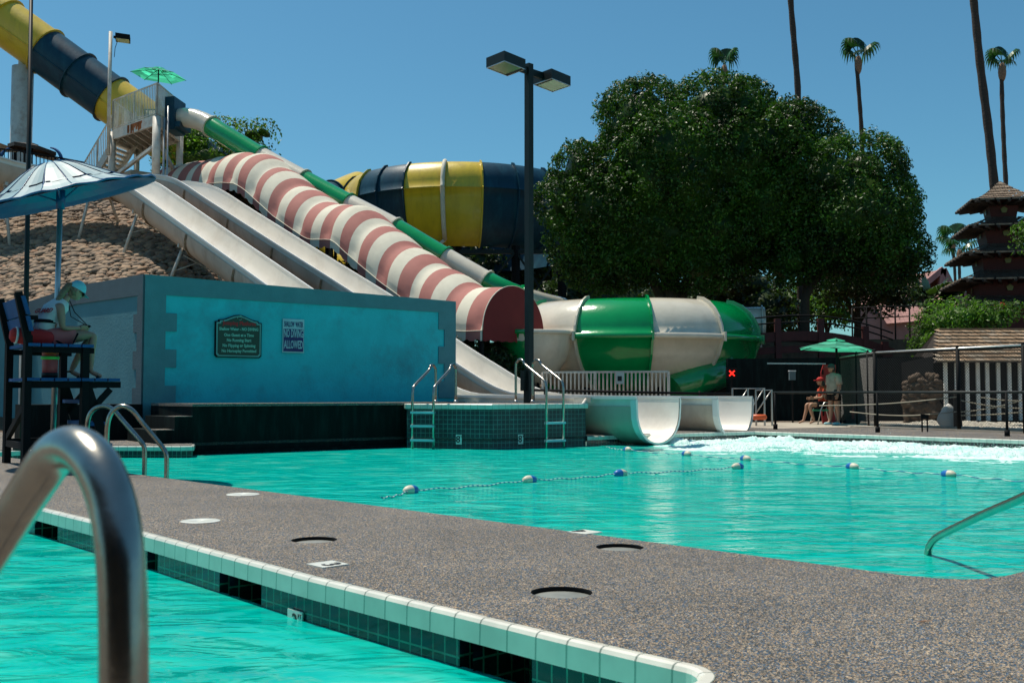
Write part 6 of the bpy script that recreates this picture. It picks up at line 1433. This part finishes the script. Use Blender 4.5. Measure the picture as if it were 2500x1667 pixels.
# ---- seated lifeguard
fw = cf.copy(); rt_ = fw.cross(Z).normalized()      # facing the main pool; her right side is nearer the camera
ctr = (bF+bN)/2+cwn*.12; H0 = ctr+fw*.25+Z*(SZ+.105)
t = thing('person', 'lifeguard in white tank top and cap hunched on the guard chair', 'person', H0)
P = {}; P['pelvis'] = H0; P['spine'] = H0+fw*.03+Z*.17; P['chest'] = H0+fw*.13+Z*.34; P['neck'] = H0+fw*.24+Z*.475; P['skull'] = H0+fw*.30+Z*.545
rad = dict(pelvis=.125, spine=.105, chest=.115, neck=.05, skull=.045); bones = [('pelvis', 'spine'), ('spine', 'chest'), ('chest', 'neck'), ('neck', 'skull')]
for s, k in ((1, 'R'), (-1, 'L')):
    side = rt_*s
    P['sh'+k] = P['chest']+side*.165+Z*.045+fw*.03; P['el'+k] = P['sh'+k]+Z*-.27+fw*.02+side*.03; P['wr'+k] = P['el'+k]+fw*.235-side*.10+Z*.015
    P['hip'+k] = H0+side*.09+fw*.03; P['kn'+k] = H0+side*(.11 if s > 0 else .06)+fw*.57+Z*(.055 if s > 0 else .03)
    P['an'+k] = V((P['kn'+k].x, P['kn'+k].y, FZ+.12))+fw*(-.04 if s > 0 else -.22)+side*.02; P['ft'+k] = P['an'+k]+fw*.14-Z*.065
    rad.update({'sh'+k: .055, 'el'+k: .040, 'wr'+k: .026, 'hip'+k: .095, 'kn'+k: .056, 'an'+k: .034, 'ft'+k: .028})
    bones += [('chest', 'sh'+k), ('sh'+k, 'el'+k), ('el'+k, 'wr'+k), ('pelvis', 'hip'+k), ('hip'+k, 'kn'+k), ('kn'+k, 'an'+k), ('an'+k, 'ft'+k)]
    P['cf'+k] = P['kn'+k].lerp(P['an'+k], .35)-fw*.015; rad['cf'+k] = .052; bones.remove(('kn'+k, 'an'+k)); bones += [('kn'+k, 'cf'+k), ('cf'+k, 'an'+k)]
mb = MB(); add_raw(mb, *skin_mesh(P, bones, rad)); hc = P['skull']+fw*.075+Z*.055; hf = (fw-Z*.55).normalized(); f_, s_, u_ = head(mb, hc, hf)
for s, k in ((1, 'R'), (-1, 'L')): hand(mb, P['wr'+k], fw*.8-rt_*s*.45, Z*.3-rt_*s*.8, .8)
mb.build('body', M['skin'], t)
mb = MB(); ring_sweep(mb, [(P['pelvis']+Z*.01-fw*.01, rt_*.165, fw*.135), (P['spine'], rt_*.145, fw*.125+Z*-.02), (P['chest'].lerp(P['spine'], .4), rt_*.16, fw*.13-Z*.03), (P['chest']+Z*.02, rt_*.170, fw*.125-Z*.05), (P['chest'].lerp(P['neck'], .5), rt_*.135, fw*.10-Z*.06), (P['neck']-fw*.015-Z*.0, rt_*.075, fw*.066-Z*.04)]); top_ = mb.build('tank_top', M['whitecloth'], t)
tc_ = P['chest'].lerp(P['spine'], .25)-fw*.108+Z*.03+rt_*.085; upv = (P['chest']-P['spine']).normalized(); 
text('GUARD', .085, tc_-fw*.012+rt_*.01, (rt_+fw*.55).normalized(), upv, M['text_red'], top_, 'back_lettering', bold=.003)
mb = MB(); ring_sweep(mb, [(P['spine']+Z*.01, rt_*.155, fw*.137-Z*.01), (P['spine']+Z*.05+fw*.01, rt_*.155, fw*.137-Z*.01)]); mb.build('waist_strap', M['black'], t)
for s, k in ((1, 'R'), (-1, 'L')):
    mb = MB(); h_ = P['hip'+k]; kn = P['kn'+k]; ring_sweep(mb, [(h_-fw*.10, rt_*.10, Z*.115), (h_+fw*.03, rt_*.112, Z*.122), (h_.lerp(kn, .45), rt_*.095, Z*.098), (h_.lerp(kn, .58), rt_*.09, Z*.09)]); mb.build('shorts_leg', M['pinkred'], t)
    mb = MB(); a_ = P['an'+k]; mb.obox(a_+fw*.06-Z*.098, fw*.125, rt_*.042, Z*.014); mb.tube([a_+fw*.09-rt_*.045-Z*.08, a_+fw*.08-Z*.035, a_+fw*.09+rt_*.045-Z*.08], .012, 5); mb.tube([a_-fw*.035-rt_*.03, a_+fw*.03+Z*.0, a_-fw*.035+rt_*.03], .012, 5); mb.build('sandal', M['hairdark'], t)
mb = MB(); rot = Matrix((s_, f_, u_)).transposed(); K = 9
def capv(th, ph, k=1.0): return hc+u_*.02+rot @ V((.087*k*math.sin(ph)*math.cos(th), .107*k*math.sin(ph)*math.sin(th), .118*k*math.cos(ph)))
for i in range(20):
    for j in range(6):
        a, b = 2*math.pi*i/20, 2*math.pi*(i+1)/20; c, d = j*.27, (j+1)*.27; mb.quad(capv(a, c), capv(b, c), capv(b, d), capv(a, d), 0, None, True)
for i in range(8):
    a, b = R(35+110*i/8), R(35+110*(i+1)/8); p, q = capv(a, 1.62), capv(b, 1.62); mb.quad(p, q, q+f_*.075-u_*.02, p+f_*.075-u_*.02); 
M['capcyan'] = mat('pale_cyan_cap', (.22, .58, .66), .8); mb.build('cap', M['capcyan'], t)
mb = MB(); b0 = hc-f_*.10+u_*.01; mb.tube([hc-f_*.05+u_*.02, b0, b0-fw*.07-Z*.07+rt_*.03, b0-fw*.13-Z*.17+rt_*.06, b0-fw*.19-Z*.30+rt_*.07], [.065, .05, .042, .034, .01], 10); mb.tube([hc-u_*.03-f_*.02, hc-u_*.06-f_*.05], [.085, .06], 10); mb.build('hair', M['hair'], t)
mb = MB(); 
for s in (-1, 1): mb.obox(hc+f_*.088+s_*s*.035-u_*.005, s_*.026, f_*.008, u_*.02); mb.beam(hc+f_*.085+s_*s*.062, hc+s_*s*.078-f_*.01, .006)
mb.build('sunglasses', M['black'], t)
mb = MB(); wl_ = P['wrR']+fw*.10-rt_*.05+Z*.03; mb.tube([P['neck']+fw*.06, P['neck']+fw*.12-Z*.14, wl_], .006, 4); mb.tube([P['neck']+fw*.05-rt_*.04, P['neck']+fw*.08-Z*.20, wl_], .006, 4); mb.ell(wl_, (.035, .02, .018), 8, 6); mb.build('whistle_lanyard', M['black'], t)
# rescue tube on the seat behind her
c = H0+rt_*.18-fw*.18+Z*.0; t = thing('rescue_tube', 'red foam rescue tube tucked between the guard and the chair back', 'rescue tube', c); mb = MB(); a = c-fw*.22+Z*.02; b = c+fw*.26-Z*.02
mb.tube([a, a.lerp(b, .06), a.lerp(b, .3), a.lerp(b, .7), a.lerp(b, .94), b], [.05, .085, .10, .10, .085, .05], 14); mb.build('foam_body', M['redcloth'], t)
mb = MB(); mb.tube([a.lerp(b, .12), a.lerp(b, .17)], .102, 14); mb.build('band', M['whitecloth'], t); mb = MB(); mb.tube([b, b+fw*.2-Z*.10+rt_*.02, b+fw*.27+Z*.08+rt_*.06], .012, 5); mb.build('tow_strap', M['black'], t)
# ---- standing man
Fm = gnd(2037, 1037.5); fm = V((-.78, -.30, 0)).normalized(); rm = fm.cross(Z).normalized(); hgt = 1.70; k_ = 1.0
t = thing('person', 'man in tan shirt, black shorts and black cap standing under the umbrella', 'person', Fm)
P = {'pelvis': Fm+Z*.93, 'spine': Fm+Z*1.10+fm*.02, 'chest': Fm+Z*1.30, 'neck': Fm+Z*1.44+fm*.03, 'skull': Fm+Z*1.50+fm*.05}; rad = dict(pelvis=.155, spine=.16, chest=.16, neck=.06, skull=.05); bones = [('pelvis', 'spine'), ('spine', 'chest'), ('chest', 'neck'), ('neck', 'skull')]
for s, k in ((1, 'R'), (-1, 'L')):
    side = rm*s; P['sh'+k] = P['chest']+side*.19+Z*.06; P['el'+k] = P['sh'+k]-Z*.28+side*.05-fm*.01; P['wr'+k] = P['el'+k]-Z*.23+fm*.08; P['hip'+k] = Fm+Z*.90+side*.10; P['kn'+k] = Fm+Z*.50+side*.10+fm*(.03*s); P['an'+k] = Fm+Z*.10+side*.11+fm*(.06*s); P['ft'+k] = P['an'+k]+fm*.13-Z*.06
    P['cf'+k] = P['kn'+k].lerp(P['an'+k], .3)-fm*.02
    rad.update({'sh'+k: .07, 'el'+k: .05, 'wr'+k: .033, 'hip'+k: .11, 'kn'+k: .07, 'cf'+k: .066, 'an'+k: .042, 'ft'+k: .035}); bones += [('chest', 'sh'+k), ('sh'+k, 'el'+k), ('el'+k, 'wr'+k), ('pelvis', 'hip'+k), ('hip'+k, 'kn'+k), ('kn'+k, 'cf'+k), ('cf'+k, 'an'+k), ('an'+k, 'ft'+k)]
mb = MB(); add_raw(mb, *skin_mesh(P, bones, rad)); hc = P['skull']+fm*.02+Z*.08; f_, s_, u_ = head(mb, hc, fm)
for s, k in ((1, 'R'), (-1, 'L')): hand(mb, P['wr'+k], -Z+fm*.3, -rm*s, .4)
mb.build('body', M['skin2'], t); M['tanshirt'] = mat('tan_shirt', (.34, .30, .23), .9, var=.25, scale=5)
mb = MB(); ring_sweep(mb, [(Fm+Z*.86, rm*.20, fm*.17), (Fm+Z*.98, rm*.205, fm*.185), (Fm+Z*1.12, rm*.205, fm*.185), (Fm+Z*1.28, rm*.215, fm*.165), (Fm+Z*1.38, rm*.19, fm*.13), (Fm+Z*1.45+fm*.02, rm*.08, fm*.075)]); o = mb.build('shirt', M['tanshirt'], t)
for k in 'RL': mb = MB(); a, b = P['sh'+k], P['el'+k]; mb.tube([a+(a-P['chest'])*-.2+Z*.01, a, a.lerp(b, .5), a.lerp(b, .85)], [.08, .088, .085, .088], 12); mb.build('sleeve', M['tanshirt'], t)
for k in 'RL': mb = MB(); mb.tube([P['hip'+k]+Z*.08, P['hip'+k]-Z*.05, P['hip'+k].lerp(P['kn'+k], .55)], [.13, .135, .125], 14); mb.build('shorts_leg', M['black'], t)
for k in 'RL': mb = MB(); a = P['an'+k]; mb.ell(a+fm*.06-Z*.055, (.055, .055, .05), 12, 8); rot = Matrix((rm, fm, Z)).transposed(); mb.ell(a+fm*.07-Z*.06, (.052, .145, .045), 12, 8, rot=rot); mb.build('shoe', M['signwhite'], t)
mb = MB(); rot = Matrix((s_, f_, u_)).transposed(); mb.ell(hc+Z*.045, (.092, .108, .085), 14, 8, rot=rot); mb.obox(hc+f_*.13+Z*.03, f_*.05, s_*.075, Z*.008); M['capgrey'] = mat('charcoal_cap', (.05, .065, .07), .8); mb.build('cap', M['capgrey'], t); mb = MB(); mb.ell(hc-f_*.03-Z*.03, (.085, .09, .10), 12, 8, rot=rot); mb.build('hair', M['hairdark'], t)
# ---- seated guard in red
S_ = at(2006, 968, 29.4); S_ = V((S_.x+.05, 29.4, .55)); fs_ = V((-.98, -.15, 0)).normalized(); rs2 = fs_.cross(Z).normalized()
t = thing('person', 'seated guard in red shirt and red cap with bare legs', 'person', V((S_.x, S_.y, 0)))
P = {'pelvis': S_, 'spine': S_+Z*.18, 'chest': S_+Z*.38+fs_*.02, 'neck': S_+Z*.54+fs_*.04, 'skull': S_+Z*.60+fs_*.06}; rad = dict(pelvis=.13, spine=.11, chest=.12, neck=.05, skull=.045); bones = [('pelvis', 'spine'), ('spine', 'chest'), ('chest', 'neck'), ('neck', 'skull')]
for s, k in ((1, 'R'), (-1, 'L')):
    side = rs2*s; P['sh'+k] = P['chest']+side*.17+Z*.05; P['el'+k] = P['sh'+k]-Z*.22+fs_*.10; P['wr'+k] = P['el'+k]+fs_*.22-Z*.02-side*.08; P['hip'+k] = S_+side*.09+fs_*.05; P['kn'+k] = S_+side*.12+fs_*.46+Z*.02; P['cf'+k] = P['kn'+k]-Z*.14+fs_*.0; P['an'+k] = V((P['kn'+k].x, P['kn'+k].y, .10))+fs_*.10*(1 if s > 0 else -1.2); P['ft'+k] = P['an'+k]+fs_*.15-Z*.06
    rad.update({'sh'+k: .055, 'el'+k: .042, 'wr'+k: .028, 'hip'+k: .10, 'kn'+k: .06, 'cf'+k: .055, 'an'+k: .036, 'ft'+k: .03}); bones += [('chest', 'sh'+k), ('sh'+k, 'el'+k), ('el'+k, 'wr'+k), ('pelvis', 'hip'+k), ('hip'+k, 'kn'+k), ('kn'+k, 'cf'+k), ('cf'+k, 'an'+k), ('an'+k, 'ft'+k)]
mb = MB(); add_raw(mb, *skin_mesh(P, bones, rad)); hc = P['skull']+fs_*.03+Z*.08; f_, s_, u_ = head(mb, hc, fs_)
for s, k in ((1, 'R'), (-1, 'L')): hand(mb, P['wr'+k], fs_, -rs2*s, .8)
mb.build('body', M['skin2'], t); M['redshirt'] = mat('red_shirt', (.45, .05, .015), .9)
mb = MB(); ring_sweep(mb, [(S_-Z*.04, rs2*.17, fs_*.15), (S_+Z*.18, rs2*.15, fs_*.14), (S_+Z*.36, rs2*.18, fs_*.14), (S_+Z*.46, rs2*.16, fs_*.12), (S_+Z*.545+fs_*.03, rs2*.07, fs_*.07)]); mb.build('shirt', M['redshirt'], t)
for k in 'RL': mb = MB(); mb.tube([P['sh'+k]+Z*.02, P['sh'+k].lerp(P['el'+k], .55)], .068, 10); mb.build('sleeve', M['redshirt'], t); mb = MB(); mb.tube([P['hip'+k]-fs_*.04, P['hip'+k].lerp(P['kn'+k], .55)], [.12, .10], 12); mb.build('shorts_leg', M['text_navy'] if False else M['black'], t)
rot = Matrix((s_, f_, u_)).transposed(); mb = MB(); mb.ell(hc+Z*.04, (.09, .108, .085), 14, 8, rot=rot); mb.obox(hc+f_*.12+Z*.03, f_*.05, s_*.07, Z*.008); mb.build('cap', M['redcloth'], t); mb = MB(); mb.tube([hc-f_*.03, hc-f_*.09-Z*.12, hc-f_*.10-Z*.3], [.085, .06, .02], 10); mb.build('hair', M['hairdark'], t)
# chair under the seated guard, rescue board and bag
t = thing('patio_chair', 'small tube framed chair under the seated guard', 'chair', V((S_.x, S_.y, 0))); mb = MB(); mb.obox(V((S_.x+.0, S_.y, .40)), fs_*.24, rs2*.24, Z*.02); mb.build('seat', M['teal'], t)
for s in (-1, 1):
    side = rs2*s*.25; b_ = V((S_.x, S_.y, 0)); mb = MB(); mb.tube([b_+side+fs_*.30, b_+side+fs_*.20+Z*.42, b_+side+fs_*.10+Z*.62, b_+side-fs_*.22+Z*.62], .016, 7); mb.build('armrest', M['alu'], t); mb = MB(); mb.tube([b_+side-fs_*.30, b_+side-fs_*.2+Z*.42, b_+side-fs_*.26+Z*.9], .016, 7); mb.build('leg', M['alu'], t)
mb = MB(); mb.obox(V((S_.x, S_.y, .66))-fs_*.26, rs2*.23, fs_*.015, Z*.20); mb.build('backrest', M['teal'], t)
p = V((S_.x+.35, S_.y+.55, 0)); t = thing('rescue_board', 'upright dark red backboard standing behind the seated guard', 'rescue board', p); mb = MB(); pts = [(-.22, 0), (.22, 0), (.25, .3), (.25, 1.5), (.18, 1.72), (-.18, 1.72), (-.25, 1.5), (-.25, .3)]
F_ = [mb.pt(p+V((x, -.03, z))) for x, z in pts]; B_ = [mb.pt(p+V((x, .03, z))) for x, z in pts]; mb.face(F_); mb.face(B_[::-1])
for q in range(8): mb.face([F_[q], B_[q], B_[(q+1) % 8], F_[(q+1) % 8]])
M['boardred'] = mat('dark_red_board', (.28, .015, .015), .5); mb.build('board', M['boardred'], t); mb = MB()
for z in (.3, .7, 1.1, 1.5): 
    for s in (-1, 1): mb.obox(p+V((s*.20, -.035, z)), V((.02, 0, 0)), V((0, .01, 0)), Z*.07)
mb.build('hand_slots', M['black'], t)
p = gnd(2018, 1031); p = V((p.x, 29.0, 0)); t = thing('gear_bag', 'dark gear bag and pouches lying under the patio chair', 'bag', p); mb = MB(); mb.ell(p+Z*.08, (.26, .14, .09), 14, 8); mb.ell(p+V((.12, .05, .14)), (.12, .1, .1), 12, 8); mb.build('bag_body', M['black'], t); mb = MB(); mb.tube([p+V((-.05, -.1, .12)), p+V((0, -.12, .26)), p+V((.08, -.1, .12))], .01, 5); mb.build('handle', M['capgrey'], t)
mb = MB(); q = V((p.x+.02, p.y-.1, .16)); mb.tube([q, q+Z*.24, q+Z*.27, q+Z*.31], [.04, .04, .02, .02], 10); mb.build('water_bottle', M['redcloth'], label='red drink bottle standing by the gear bag', cat='bottle')
